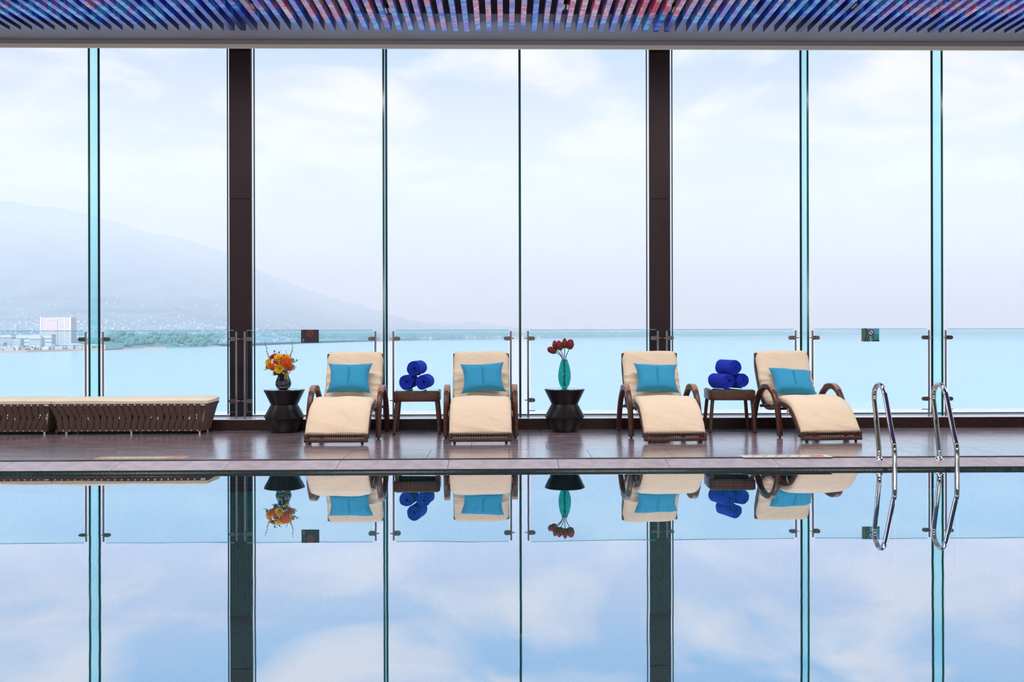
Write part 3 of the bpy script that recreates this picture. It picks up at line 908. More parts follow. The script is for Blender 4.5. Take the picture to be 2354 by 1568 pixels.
# ------------------------------------------------------------------ sun loungers
PROF = [(0.0, 0.100), (0.035, 0.155), (0.11, 0.238), (0.24, 0.345), (0.39, 0.402), (0.54, 0.415), (0.68, 0.395), (0.81, 0.362), (0.92, 0.355), (1.0, 0.385), (1.075, 0.47), (1.145, 0.59), (1.208, 0.73), (1.262, 0.868)]
def offset_path(prof, d):
    n = len(prof)
    out = []
    for i in range(n):
        a, b = Vector(prof[max(i - 1, 0)]), Vector(prof[min(i + 1, n - 1)])
        t = (b - a).normalized()
        out.append((prof[i][0] + t.y * d, prof[i][1] - t.x * d))
    return out
def cushion_mb(seed):
    rnd = random.Random(seed)
    ph = [rnd.uniform(0, 6) for _ in range(6)]
    n = 170
    P2 = [(v.y, v.z) for v in spline([(0, a, b) for a, b in PROF], n)]
    wd, th = 0.605, 0.062
    # section: top across, then bottom across
    K = 16
    sec = []
    for j in range(K + 1):
        u = -1 + 2 * j / K
        sec.append((u, 0.0, 1))
    corner = [(1.0, -0.5)]
    vs, fs = [], []
    ring_n = None
    for i in range(n + 1):
        t = i / n
        a, b = Vector(P2[max(i - 1, 0)]), Vector(P2[min(i + 1, n)])
        tg = (b - a).normalized()
        nx, nz = -tg.y, tg.x               # outward (up / front) normal of the top surface
        endf = min(1.0, min(i, n - i) / 4.0)
        e = math.sqrt(max(0.0, 1 - (1 - endf) ** 2)) * 0.75 + 0.25
        wsh = wd * (0.975 + 0.025 * endf) / 2
        wsh *= 1 + 0.006 * math.sin(t * 60 + ph[0]) * (1 if t > 0.5 else 0.3)
        if t > 0.93:
            wsh *= 1 - 0.03 * ((t - 0.93) / 0.07) ** 2
        row = []
        for j in range(K + 1):
            u = -1 + 2 * j / K
            x = u * (wsh - 0.012)
            crown = 0.010 * (1 - u * u)
            edge = abs(u) ** 3
            back = max(0.0, min(1.0, (t - 0.64) / 0.05, (0.90 - t) / 0.05))
            rid = back * 0.022 * (0.5 + 0.5 * math.sin(t * 125 + 1.6 * math.sin(u * 2.3 + ph[1]) + 0.8 * math.sin(t * 37 + ph[5]))) ** 2 * (0.30 + 0.9 * edge)
            wr = 0.0045 * math.sin(u * 5 + t * 22 + ph[2]) * math.sin(t * 17 + ph[3]) + 0.003 * max(0, math.sin(u * 3.1 + t * 55 + ph[5])) ** 6
            fr = 0.004 * math.sin(u * 24 + ph[4]) * max(0, 1 - t * 14)
            h = (crown + rid + wr + fr) - (0.010 if abs(u) == 1 else 0)
            h = h - (1 - e) * th * 0.5
            row.append((x, P2[i][0] + nx * h, P2[i][1] + nz * h))
        h = -th * 0.5
        row.append((wsh, P2[i][0] + nx * h, P2[i][1] + nz * h))
        for j in range(K, -1, -4):
            u = -1 + 2 * j / K
            x = u * (wsh - 0.012)
            h = -th * (0.5 + 0.5 * e)
            row.append((x, P2[i][0] + nx * h, P2[i][1] + nz * h))
        h = -th * 0.5
        row.append((-wsh, P2[i][0] + nx * h, P2[i][1] + nz * h))
        ring_n = len(row)
        vs += row
    for i in range(n):
        for j in range(ring_n):
            j2 = (j + 1) % ring_n
            fs.append((i * ring_n + j, (i + 1) * ring_n + j, (i + 1) * ring_n + j2, i * ring_n + j2))
    fs.append(tuple(range(ring_n)))
    fs.append(tuple(n * ring_n + j for j in range(ring_n))[::-1])
    return MB().add(vs, fs, None, True)
def rect_sec(a, b, r=0.008):
    pts = []
    for sx2, sy2, st in ((1, 1, 0), (-1, 1, 90), (-1, -1, 180), (1, -1, 270)):
        for i in range(3):
            an = R(st + 45 * i)
            pts.append((sx2 * (a / 2 - r) + r * math.cos(an), sy2 * (b / 2 - r) + r * math.sin(an)))
    return pts
RAILP = offset_path([(v.y, v.z) for v in spline([(0, a, b) for a, b in PROF], 40)], 0.085)
def lounger(seed):
    root = empty('sun_lounger')
    cushion_mb(seed).build('cushion', M['cushion'], root, sharp=1.2)
    ARM = [(1.20, 0.018), (1.165, 0.15), (1.10, 0.30), (1.0, 0.415), (0.885, 0.48), (0.76, 0.495), (0.645, 0.465), (0.555, 0.385), (0.495, 0.27), (0.455, 0.14), (0.44, 0.018)]
    for s in (-1, 1):
        # side rail under the cushion
        pts = [(s * 0.285, min(y, 1.285), max(z, 0.045)) for y, z in RAILP]
        MB().sweep(pts, rect_sec(0.042, 0.05), Vector((1, 0, 0))).build('side_rail', M['rattan'], root)
        am = MB().sweep(spline([(s * 0.352, y, z) for y, z in ARM], 48), rect_sec(0.053, 0.054, 0.012), Vector((1, 0, 0))).build('arm_arch', M['rattan'], root)
        cap = [(s * 0.352, y, z + 0.0285) for y, z in [(0.93, 0.458), (0.885, 0.48), (0.82, 0.492), (0.76, 0.495), (0.70, 0.487), (0.645, 0.465), (0.60, 0.43)]]
        MB().sweep(spline(cap, 16), rect_sec(0.056, 0.012, 0.004), Vector((1, 0, 0))).build('armrest_cap', M['capwood'], am)
        for y in (1.20, 0.44):
            MB().lathe([(0.012, 0), (0.012, 0.02)], 10, T=Matrix.Translation((s * 0.352, y, 0))).build('foot', M['rubber'], am)
        # link from the arm to the rail
        MB().tube([(s * 0.352, 0.86, 0.30), (s * 0.285, 0.86, 0.29)], 0.014, 8).build('arm_bracket', M['rattan'], root)
        MB().lathe([(0.013, 0), (0.013, 0.03)], 10, T=Matrix.Translation((s * 0.25, 0.02, 0))).build('foot', M['rubber'], root)
        # cord that ties the cushion
        cy0 = 0.33
        MB().tube(spline([(s * 0.306, cy0, 0.30), (s * 0.318, cy0 - 0.01, 0.27), (s * 0.318, cy0 + 0.02, 0.23), (s * 0.31, cy0 + 0.03, 0.27), (s * 0.306, cy0 + 0.01, 0.30)], 14), 0.004, 6).build('tie_cord', M['cord'], root)
    MB().tube([(-0.34, 1.02, 0.28), (0.34, 1.02, 0.28)], 0.016, 10).build('cross_bar', M['rattan'], root)
    MB().tube([(-0.285, 0.60, 0.28), (0.285, 0.60, 0.28)], 0.014, 10).build('cross_bar', M['rattan'], root)
    # woven deck below the cushion
    dk = offset_path([(v.y, v.z) for v in spline([(0, a, b) for a, b in PROF], 40)], 0.070)
    MB().sweep([(0, min(y, 1.28), max(z, 0.06)) for y, z in dk], [(-0.265, -0.004), (0.265, -0.004), (0.265, 0.004), (-0.265, 0.004)], Vector((1, 0, 0)), smooth=False).build('woven_deck', M['rattan'], root)
    # front apron: bottom bar, top bar, three pierced panels of crossing canes
    MB().box((-0.306, -0.012, 0.018), (0.306, 0.034, 0.052), 0.008).build('front_bar', M['rattan'], root)
    MB().box((-0.306, -0.004, 0.052), (-0.27, 0.026, 0.10), 0.004).build('front_post', M['rattan'], root)
    MB().box((0.27, -0.004, 0.052), (0.306, 0.026, 0.10), 0.004).build('front_post', M['rattan'], root)
    for a, b in ((-0.27, -0.09), (-0.085, 0.085), (0.09, 0.27)):
        mb = MB()
        nn = int((b - a) / 0.02)
        for i in range(nn):
            x = a + (i + 0.5) * (b - a) / nn
            mb.box((-0.003, 0.006, -0.032), (0.003, 0.009, 0.032), T=Matrix.Translation((x, 0, 0.076)) @ Matrix.Rotation(R(28), 4, 'Y'))
            mb.box((-0.003, 0.010, -0.032), (0.003, 0.013, 0.032), T=Matrix.Translation((x, 0, 0.076)) @ Matrix.Rotation(R(-28), 4, 'Y'))
        o = mb.build('open_weave', M['rattan'], root)
    return root
def place_lounger(seed, pf, pb_, label):
    """pf: front centre on the floor in pixels; pb_: x pixel of the back top centre"""
    a = atZ(pf[0], pf[1], 0.0)
    b = atY(pb_, 806, a.y + 1.26)
    rz = -math.atan2(b.x - a.x, 1.26)
    o = lounger(seed)
    tag(o, label, 'lounger', 'rattan loungers facing the pool')
    o.location = a; o.rotation_euler = (0, 0, rz)
    return o
L = [place_lounger(1, (772.0, 1022), 817, 'cream cushioned rattan lounger right of the bouquet stool, first from the left'),
     place_lounger(2, (1104.5, 1020), 1106, 'cream cushioned rattan lounger in the middle, left of the teal vase'),
     place_lounger(3, (1553.0, 1018.5), 1493, 'cream cushioned rattan lounger in front of the right dark column'),
     place_lounger(4, (1913.0, 1016.5), 1797, 'cream cushioned rattan lounger beside the pool handrails, turned slightly left')]

# pillows lean on the backrests
def pillow_mb(wd, ht, th, seed):
    rnd = random.Random(seed)
    a1, a2 = rnd.uniform(0, 6), rnd.uniform(0, 6)
    n, m = 26, 20
    vs, fs = [], []
    for side in (1, -1):
        for i in range(n + 1):
            for j in range(m + 1):
                u, v = -1 + 2 * i / n, -1 + 2 * j / m
                pin = 1 - 0.16 * (1 - v * v) * abs(u) ** 2
                pin2 = 1 - 0.17 * (1 - u * u) * abs(v) ** 2
                x = u * wd / 2 * pin
                z = v * ht / 2 * pin2
                h = th / 2 * ((1 - u ** 4) * (1 - v ** 4)) ** 0.55
                h += 0.004 * math.sin(u * 7 + a1 + v * 3) * (abs(u) ** 2) * (1 - abs(u)) * 4
                h += 0.006 * math.sin(v * 5 + a2) * (1 - abs(v)) * abs(u) * (1 - u * u)
                if side == 1:
                    h -= 0.012 * math.exp(-(u / 0.07) ** 2) * (1 - v * v)
                vs.append((x, -side * h, z))
    st = (n + 1) * (m + 1)
    for sd_ in (0, 1):
        for i in range(n):
            for j in range(m):
                q = [sd_ * st + i * (m + 1) + j, sd_ * st + (i + 1) * (m + 1) + j, sd_ * st + (i + 1) * (m + 1) + j + 1, sd_ * st + i * (m + 1) + j + 1]
                fs.append(q if sd_ == 0 else q[::-1])
    return MB().add(vs, fs, None, True)
def pillow(lg, seed, px, y, z, tilt, roll, label, rz=0.0, wd=0.475, ht=0.355):
    o = empty('throw_pillow', label=label, cat='pillow', group='turquoise pillows on the loungers')
    bo = pillow_mb(wd, ht, 0.16, seed).build('pillow_body', M['pillow'], o, sharp=2.0)
    mb = MB()
    for dx in (-0.008, 0.008):
        pts = [(dx, -0.16 / 2 * ((1 - v ** 4)) ** 0.55 + 0.012 * math.exp(-(dx * 2 / wd / 0.07) ** 2) * (1 - v * v) - 0.002, v * ht / 2 * 0.83) for v in [-0.94 + 1.88 * k / 16 for k in range(17)]]
        mb.tube(pts, 0.003, 6)
    mb.build('centre_seam', M['pillow_seam'], bo)
    bpy.context.view_layer.update()
    W = lg.matrix_world
    # lateral position from the photograph
    c = W @ Vector((0, y, z))
    q = atY(px, 868, c.y)
    off = q.x - c.x
    o.matrix_world = Matrix.Translation(c + Vector((off, 0, 0))) @ Matrix.Rotation(lg.rotation_euler.z + rz, 4, 'Z') @ Matrix.Rotation(-(R(90) - tilt), 4, 'X') @ Matrix.Rotation(roll, 4, 'Y')
    return o
pillow(L[0], 1, 803.5, 1.015, 0.588, R(62), R(0), 'turquoise pillow on the lounger beside the bouquet stool')
pillow(L[1], 2, 1110, 1.015, 0.586, R(62), R(-3), 'turquoise pillow on the middle lounger, slightly tipped')
pillow(L[2], 3, 1509, 1.005, 0.578, R(58), R(2), 'turquoise pillow on the lounger before the right dark column')
pillow(L[3], 4, 1822, 0.985, 0.535, R(46), R(6), 'turquoise pillow lying low on the rightmost lounger', ht=0.36)

# ------------------------------------------------------------------ side tables
def side_table():
    root = empty('side_table')
    a, dp, h = 0.225, 0.20, 0.452
    for s in (-1, 1):
        for q in (-1, 1):
            pts = spline([(s * (a - 0.022), q * (dp - 0.022), h - 0.06), (s * (a - 0.008), q * (dp - 0.012), 0.25), (s * (a + 0.012), q * (dp + 0.002), 0.012)], 10)
            lg_ = MB().sweep(pts, rect_sec(0.036, 0.036, 0.008), Vector((1, 0, 0))).build('leg', M['rattan'], root)
            MB().lathe([(0.012, 0), (0.012, 0.014)], 8, T=Matrix.Translation((s * (a + 0.012), q * (dp + 0.002), 0))).build('foot', M['rubber'], lg_)
    for q in (-1, 1):
        MB().box((-a, q * dp - 0.015, h - 0.105), (a, q * dp + 0.015, h), 0.006).build('apron', M['rattan'], root)
    for s in (-1, 1):
        MB().box((s * a - 0.015, -dp, h - 0.105), (s * a + 0.015, dp, h), 0.006).build('apron', M['rattan'], root)
    MB().box((-a, -dp, h - 0.03), (a, dp, h - 0.004)).build('woven_top', M['rattan'], root)
    g = MB().box((-a + 0.006, -dp + 0.006, h + 0.0005), (a - 0.006, dp - 0.006, h + 0.0075)).build('glass_top', M['tableglass'], root)
    mb = MB()
    for (x0, y0, x1, y1) in ((-a + 0.005, -dp + 0.004, a - 0.005, -dp + 0.006), (-a + 0.004, -dp + 0.006, -a + 0.006, dp - 0.006), (a - 0.006, -dp + 0.006, a - 0.004, dp - 0.006)):
        mb.box((x0, y0, h + 0.0005), (x1, y1, h + 0.0078))
    mb.build('glass_edge', M['tableglass_edge'], g)
    return root
T1 = side_table()
a = atZ(957, 999.5, 0)
tag(T1, 'rattan side table with a glass top, between the two left loungers', 'side table', 'rattan side tables')
T1.location = (a.x, a.y + 0.20, 0); T1.rotation_euler = (0, 0, R(1.5))
T2 = copy_tree(T1)
a = atZ(1687, 996, 0)
relabel(T2, 'rattan side table with a glass top, between the two right loungers', (a.x, a.y + 0.21, 0), R(-3))

# ------------------------------------------------------------------ rolled towels
def towel_mesh(seed):
    rnd = random.Random(seed)
    pitch_, turns, r_in = 0.0148, 4.4, 0.006
    ns = 36
    n = int(turns * ns)
    outp, inp = [], []
    for i in range(n + 1):
        a = 2 * PI * i / ns
        r = r_in + pitch_ * a / (2 * PI)
        wob = 1 + 0.02 * math.sin(a * 3 + seed) + 0.01 * math.sin(a * 7)
        outp.append(((r + 0.0128) * wob * math.cos(a), (r + 0.0128) * wob * math.sin(a)))
        inp.append((r * wob * math.cos(a), r * wob * math.sin(a)))
    Lh = 0.135
    ys = [-Lh, -Lh + 0.004, -Lh * 0.4, 0, Lh * 0.4, Lh - 0.004, Lh]
    vs, fs = [], []
    m = len(ys)
    for k, y in enumerate(ys):
        sh = 0.0018 if k in (0, m - 1) else 0.0
        for i in range(n + 1):
            (ox, oz), (ix, iz) = outp[i], inp[i]
            ro, ri = math.hypot(ox, oz), math.hypot(ix, iz)
            jy = 0.004 * math.sin(i * 0.35 + seed) if k in (0, 1, m - 2, m - 1) else 0
            fo, fi = (ro - sh) / ro, (ri + sh) / ri
            vs.append((ox * fo, y + jy, oz * fo)); vs.append((ix * fi, y + jy, iz * fi))
    W_ = 2 * (n + 1)
    for k in range(m - 1):
        for i in range(n):
            o0 = k * W_ + 2 * i
            fs.append((o0, o0 + 2, o0 + 2 + W_, o0 + W_))
            fs.append((o0 + 1, o0 + 1 + W_, o0 + 3 + W_, o0 + 3))
        fs.append((k * W_, k * W_ + W_, k * W_ + W_ + 1, k * W_ + 1))
        e = k * W_ + 2 * n
        fs.append((e, e + 1, e + 1 + W_, e + W_))
    for i in range(n):
        o0 = 2 * i
        fs.append((o0, o0 + 1, o0 + 3, o0 + 2))
        o1 = (m - 1) * W_ + 2 * i
        fs.append((o1, o1 + 2, o1 + 3, o1 + 1))
    return MB().add(vs, fs, None, True).mesh('towel', M['towel'], 0.8)
tms = [towel_mesh(s) for s in (1, 2, 3)]
RT = 0.087
def towels(tbl, offs, rz, labs):
    c, h = tbl.location, 0.460
    dx = RT + 0.002
    zt = h + RT + math.sqrt(max(0.0, (2 * RT) ** 2 - dx ** 2)) - 0.004
    for k, (x, z) in enumerate(((-dx, h + RT), (dx, h + RT), (0.0, zt))):
        x += offs
        o = link('rolled_towel', tms[k], None, (c.x + x * math.cos(rz), c.y + x * math.sin(rz) + 0.0, z))
        o.rotation_euler = (0, R((225, 240, 232)[k]), rz + (0, R(3), R(-2))[k])
        tag(o, labs[k], 'towel', 'rolled blue towels on the side tables')
towels(T1, -0.005, R(-8), ['rolled royal blue towel, lower left of the pile on the left side table', 'rolled royal blue towel, lower right of the pile on the left side table', 'rolled royal blue towel on top of the pile on the left side table'])
towels(T2, -0.01, R(24), ['rolled royal blue towel, lower left of the pile on the right side table', 'rolled royal blue towel, lower right of the pile on the right side table', 'rolled royal blue towel on top of the pile on the right side table'])

# ------------------------------------------------------------------ drum stools
def drum():
    root = empty('drum_table')
    MB().lathe([(0.0, 0.29), (0.138, 0.29), (0.142, 0.297), (0.214, 0.446), (0.217, 0.452), (0.215, 0.457), (0.190, 0.457)], 56).build('upper_cone', M['drumwood'], root, sharp=0.5)
    MB().lathe([(0.0, 0.302), (0.141, 0.302), (0.143, 0.297), (0.213, 0.168), (0.214, 0.160), (0.205, 0.154)][::-1], 56).build('middle_cone', M['drumwood'], root, sharp=0.5)
    MB().lathe([(0.0, 0.0), (0.130, 0.0), (0.135, 0.006), (0.202, 0.150), (0.204, 0.156), (0.0, 0.156)], 56).build('lower_cone', M['drumwood'], root, sharp=0.5)
    MB().lathe([(0.0, 0.457), (0.192, 0.457), (0.194, 0.4595), (0.190, 0.4605), (0.0, 0.4605)], 56).build('round_top', M['drumtop'], root, sharp=0.5)
    return root
D1 = drum()
a = atZ(649, 995.5, 0)
tag(D1, 'black hourglass drum table with the bouquet, left of the first lounger', 'drum table', 'black drum tables')
D1.location = (a.x, a.y + 0.10, 0)
D2 = copy_tree(D1)
a = atZ(1298.8, 993.0, 0)
relabel(D2, 'black hourglass drum table carrying the teal vase, right of the middle lounger', (a.x, a.y + 0.05, 0), 0.6)

# vases
ZT = 0.4607
V1 = empty('black_vase', (D1.location.x - 0.004, D1.location.y - 0.03, ZT), 0, 'glossy black ribbed vase holding the mixed bouquet', 'vase')
MB().lathe([(0.0, 0.0), (0.040, 0.0), (0.052, 0.006), (0.074, 0.030), (0.083, 0.058), (0.080, 0.085), (0.068, 0.118), (0.055, 0.150), (0.050, 0.166), (0.044, 0.166), (0.048, 0.150), (0.06, 0.118), (0.05, 0.05), (0, 0.02)], 96, lobes=16, amp=0.07).build('vase_body', M['blackglaze'], V1, sharp=1.0)
MB().lathe([(0.0455, 0.1655), (0.051, 0.1655), (0.0525, 0.168), (0.050, 0.171), (0.0455, 0.168)], 48).build('rim', M['blackglaze'], V1)
V2 = empty('teal_vase', (D2.location.x - 0.003, D2.location.y - 0.03, ZT), 0, 'tall teal glass vase with a honeycomb pattern, holding red flowers', 'vase')
MB().lathe([(0.0, 0.006), (0.022, 0.006), (0.034, 0.014), (0.052, 0.045), (0.064, 0.090), (0.0685, 0.135), (0.066, 0.180), (0.058, 0.225), (0.047, 0.270), (0.036, 0.300), (0.032, 0.310)], 48).build('vase_body', M['tealglass'], V2, sharp=1.5)
MB().lathe([(0.0, 0.0), (0.028, 0.0), (0.030, 0.004), (0.024, 0.009), (0.0, 0.009)], 32).build('foot', M['tealglass'], V2)
MB().lathe([(0.029, 0.308), (0.033, 0.308), (0.0345, 0.312), (0.033, 0.316), (0.029, 0.313), (0.029, 0.308)], 32).build('rim', M['tealglass'], V2)

# ------------------------------------------------------------------ flowers
def petal(mb, base, direc, ln, wd, cup, mi=0, upv=None):
    """a curved petal of 8 quads from base along direc, bending by cup towards upv"""
    d = Vector(direc).normalized()
    u = Vector(upv) if upv else Vector((0, 0, 1))
    s = d.cross(u)
    if s.length < 1e-4:
        s = Vector((1, 0, 0))
    s.normalize()
    n = s.cross(d).normalized()
    vs = []
    prof = [(0.0, 0.25), (0.3, 0.8), (0.6, 1.0), (0.85, 0.75), (1.0, 0.12)]
    for t, q in prof:
        c = Vector(base) + d * ln * t + n * cup * ln * t * t
        for k in (-1, 0, 1):
            vs.append(c + s * wd * 0.5 * q * k + n * (0.18 * wd * q * abs(k)))
    fs = []
    for i in range(len(prof) - 1):
        for k in range(2):
            fs.append((i * 3 + k, i * 3 + k + 1, (i + 1) * 3 + k + 1, (i + 1) * 3 + k))
    mb.add(vs, fs, None, True, mi)
def frame_to(dirv):
    return Vector(dirv).to_track_quat('Z', 'Y').to_matrix().to_4x4()
def stem_pts(p0, p1, bend=0.25):
    p0, p1 = Vector(p0), Vector(p1)
    m = (p0 + p1) / 2 + Vector((0, 0, (p1 - p0).length * bend * 0.2))
    return spline([p0, Vector((p0.x * 0.7 + m.x * 0.3, p0.y * 0.7 + m.y * 0.3, p0.z * 0.5 + m.z * 0.5)), m, p1], 8)
def flower(kind, head, root_pt, face, size, mat, label, cat='flower', group='flowers in the mixed bouquet', seed=0):
    """head and root in world coordinates; face: direction the bloom looks"""
    rnd = random.Random(seed)
    o = empty(kind, root_pt, 0, label, cat, group)
    hp = Vector(head) - Vector(root_pt)
    f = Vector(face).normalized()
    MB().tube(stem_pts((0, 0, 0), hp - f * size * 0.3), 0.0025, 6).build('stem', M['green'], o)
    mb = MB()
    if kind == 'rose':
        for layer, (n, r0_, tilt, ln, wd) in enumerate(((9, 0.28, 18, 0.95, 0.75), (7, 0.24, 38, 0.85, 0.7), (6, 0.16, 58, 0.72, 0.6), (5, 0.1, 74, 0.58, 0.5), (4, 0.04, 84, 0.5, 0.35))):
            for i in range(n):
                a = 2 * PI * i / n + layer * 0.5
                d_ = Vector((math.cos(a) * math.cos(R(tilt)), math.sin(a) * math.cos(R(tilt)), math.sin(R(tilt))))
                petal(mb, (math.cos(a) * r0_ * size * 0.5, math.sin(a) * r0_ * size * 0.5, 0), d_, ln * size, wd * size, 0.35 - layer * 0.12)
    elif kind == 'pincushion':
        mb.ball((0, 0, 0.1 * size), 0.55 * size, seg=12, rings=8)
        for i in range(150):
            th = math.acos(1 - 1.5 * (i + 0.5) / 150)
            ph = i * 2.39996
            d_ = Vector((math.sin(th) * math.cos(ph), math.sin(th) * math.sin(ph), math.cos(th)))
            mb.tube([d_ * 0.4 * size, d_ * 0.8 * size + Vector((0, 0, 0.03 * size)), d_ * 1.02 * size + Vector((0, 0, 0.1 * size))], 0.045 * size, 4)
    else:   # daisy-like double bloom
        mb.ball((0, 0, 0.12 * size), (0.4 * size, 0.4 * size, 0.22 * size), seg=10, rings=6)
        for layer, (n, tilt, ln) in enumerate(((12, 8, 1.0), (11, 28, 0.85), (9, 50, 0.65), (6, 70, 0.5))):
            for i in range(n):
                a = 2 * PI * (i + 0.5 * layer) / n + rnd.uniform(-0.1, 0.1)
                d_ = Vector((math.cos(a) * math.cos(R(tilt)), math.sin(a) * math.cos(R(tilt)), math.sin(R(tilt))))
                petal(mb, d_ * 0.12 * size, d_, ln * size, 0.38 * size, 0.2)
    b = mb.build('bloom', mat, o)
    b.matrix_local = Matrix.Translation(hp) @ frame_to(f)
    mb = MB()
    for i in range(5):
        a = 2 * PI * i / 5
        petal(mb, (0, 0, -0.1 * size), (math.cos(a), math.sin(a), -0.1), 0.6 * size, 0.25 * size, 0.1)
    s_ = mb.build('sepals', M['green'], o)
    s_.matrix_local = b.matrix_local
    return o
vx, vy = V1.location.x, V1.location.y
def bpt(px, py, dy=0.0):
    return atY(px, py, vy + dy)
rootp = lambda k: (vx + 0.016 * math.cos(k * 2.4), vy + 0.016 * math.sin(k * 2.4), ZT + 0.06)
B = [('rose', (642.5, 848.5), -0.075, 0.040, 'yellow', 'large yellow rose at the front of the bouquet', (0, -1, 0.15)),
     ('pincushion', (658, 835), -0.055, 0.038, 'orange', 'orange pincushion flower at the right of the bouquet', (0.2, -1, 0.35)),
     ('daisy', (641, 825), -0.03, 0.034, 'yellow', 'ruffled yellow flower at the top middle of the bouquet', (-0.1, -0.7, 0.8)),
     ('daisy', (628, 823), -0.01, 0.027, 'pink', 'crimson flower at the top left of the bouquet', (-0.2, -0.6, 0.8)),
     ('daisy', (650, 821), 0.0, 0.024, 'pink', 'crimson flower at the top of the bouquet, beside the yellow one', (0.1, -0.5, 1)),
     ('daisy', (660.5, 823), 0.0, 0.024, 'yellow', 'small yellow flower at the top right of the bouquet', (0.3, -0.7, 0.8)),
     ('daisy', (620, 834), -0.02, 0.028, 'yellow', 'yellow flower at the left side of the bouquet', (-0.6, -0.8, 0.4)),
     ('pincushion', (627, 843), -0.05, 0.026, 'orange', 'orange spiky flower left of the yellow rose', (-0.4, -1, 0.2)),
     ('daisy', (615, 833), 0.01, 0.018, 'pink', 'small red flower at the left rim of the bouquet', (-1, -0.6, 0.3)),
     ('daisy', (635, 832), -0.03, 0.022, 'orange', 'small orange flower in the middle of the bouquet', (-0.1, -1, 0.5)),
     ('daisy', (634, 857), -0.05, 0.018, 'ochre', 'small ochre flower hanging below the yellow rose', (-0.4, -1, -0.3)),
     ('daisy', (617, 843), -0.01, 0.022, 'yellow', 'small yellow flower at the lower left of the bouquet', (-0.8, -0.7, 0.1)),
     ('daisy', (648, 838), -0.05, 0.020, 'pink', 'dark red flower between the rose and the pincushion', (0.0, -1, 0.4)),
     ('daisy', (672, 845), -0.02, 0.020, 'cream', 'pale cream flower at the right of the bouquet', (0.7, -0.8, 0.2)),
     ('daisy', (671, 829), 0.0, 0.018, 'cream', 'pale cream flower at the upper right of the bouquet', (0.7, -0.7, 0.5)),
     ('daisy', (633, 819.5), 0.02, 0.022, 'orange', 'orange flower behind the crimson one at the top left', (-0.1, -0.6, 0.9)),
     ('daisy', (666, 846), -0.03, 0.022, 'orange', 'orange flower at the lower right, under the pincushion', (0.5, -1, 0.0)),
     ('pincushion', (649, 828), -0.04, 0.020, 'orange', 'small orange spiky flower beside the top yellow flower', (0.1, -1, 0.6)),
     ('daisy', (657, 858), -0.04, 0.016, 'yellow', 'tiny yellow flower at the lower right over the vase rim', (0.5, -1, -0.2))]
for k, (kd, (px, py), dy, sz, mt, lb, fc) in enumerate(B):
    nm = {'rose': 'rose', 'pincushion': 'pincushion', 'daisy': 'daisy'}[kd]
    flower(nm, bpt(px, py, dy), rootp(k), fc, sz * (1.35 if kd == 'rose' else 1.65), M[mt], lb, seed=k)
def sprig(name, pts, leaf, nleaf, mat, label, k, lw=0.4, buds=False):
    r_ = rootp(k)
    o = empty(name, r_, 0, label, 'sprig', 'green sprigs in the bouquet')
    P3 = [Vector((0, 0, 0))] + [Vector(p) - Vector(r_) for p in pts]
    path = spline(P3, 18)
    MB().tube(path, 0.0018, 5).build('stem', M['twig'], o)
    rnd = random.Random(k)
    mb = MB()
    for i in range(nleaf):
        t = 1 - 0.55 * i / max(1, nleaf - 1) if not buds else 1 - 0.5 * i / max(1, nleaf - 1)
        q = path[int(t * 18)]
        a = i * 2.4 + rnd.uniform(-0.4, 0.4)
        d_ = Vector((math.cos(a), 0.6 * math.sin(a), 0.5 + 0.4 * math.sin(a * 1.7)))
        if buds:
            sz = leaf * (0.5 + 0.7 * i / nleaf)
            mb.ball(tuple(q + d_.normalized() * 0.006), (sz, sz, sz * 1.3), seg=7, rings=5)
        else:
            petal(mb, q, d_, leaf, leaf * lw, -0.2)
    mb.build('buds' if buds else 'leaves', mat, o)
sprig('bud_twig', [bpt(640, 845), bpt(618, 820), bpt(613, 803), bpt(609, 787)], 0.007, 8, M['ochre'], 'tall thin twig with small buds at the left of the bouquet', 1, buds=True)
sprig('bud_twig', [bpt(655, 845), bpt(667, 820), bpt(672, 803), bpt(672, 783)], 0.007, 9, M['ochre'], 'tall thin twig with small buds at the right of the bouquet', 2, buds=True)
sprig('bud_twig', [bpt(650, 845), bpt(659, 818), bpt(657, 805)], 0.005, 5, M['ochre'], 'short thin twig at the top of the bouquet, beside the tall right one', 3, buds=True)
sprig('leaf_sprig', [bpt(640, 840, 0.02), bpt(633, 816, 0.02), bpt(630, 807, 0.02)], 0.035, 9, M['darkgreen'], 'dark leafy sprig rising above the crimson flower', 4)
sprig('leaf_sprig', [bpt(645, 840, 0.03), bpt(641, 816, 0.02), bpt(642, 808, 0.02)], 0.033, 7, M['darkgreen'], 'dark leafy sprig rising above the top yellow flower', 5)
sprig('leaf_sprig', [bpt(635, 855), bpt(618, 848), bpt(608, 851)], 0.034, 10, M['green'], 'green leafy sprig reaching out at the lower left', 6, 0.6)
sprig('leaf_sprig', [bpt(660, 850), bpt(676, 834), bpt(686, 828)], 0.030, 10, M['darkgreen'], 'dark leafy sprig reaching out at the upper right', 7)
sprig('leaf_sprig', [bpt(658, 856), bpt(671, 850), bpt(677, 845)], 0.033, 12, M['darkgreen'], 'dark leafy sprig at the lower right of the bouquet', 8, 0.55)
sprig('leaf_sprig', [bpt(645, 858, -0.04), bpt(655, 856, -0.06), bpt(661, 858, -0.06)], 0.036, 8, M['green'], 'green leaves hanging over the right of the vase', 9, 0.6)
sprig('leaf_sprig', [bpt(642, 858, -0.04), bpt(634, 861, -0.06), bpt(629, 864, -0.06)], 0.036, 7, M['green'], 'green leaves hanging over the left of the vase', 10, 0.8)
sprig('leaf_sprig', [bpt(648, 848, -0.02), bpt(668, 838, -0.02), bpt(672, 826, 0.0)], 0.028, 12, M['darkgreen'], 'dark leafy sprig behind the orange pincushion flower', 11)

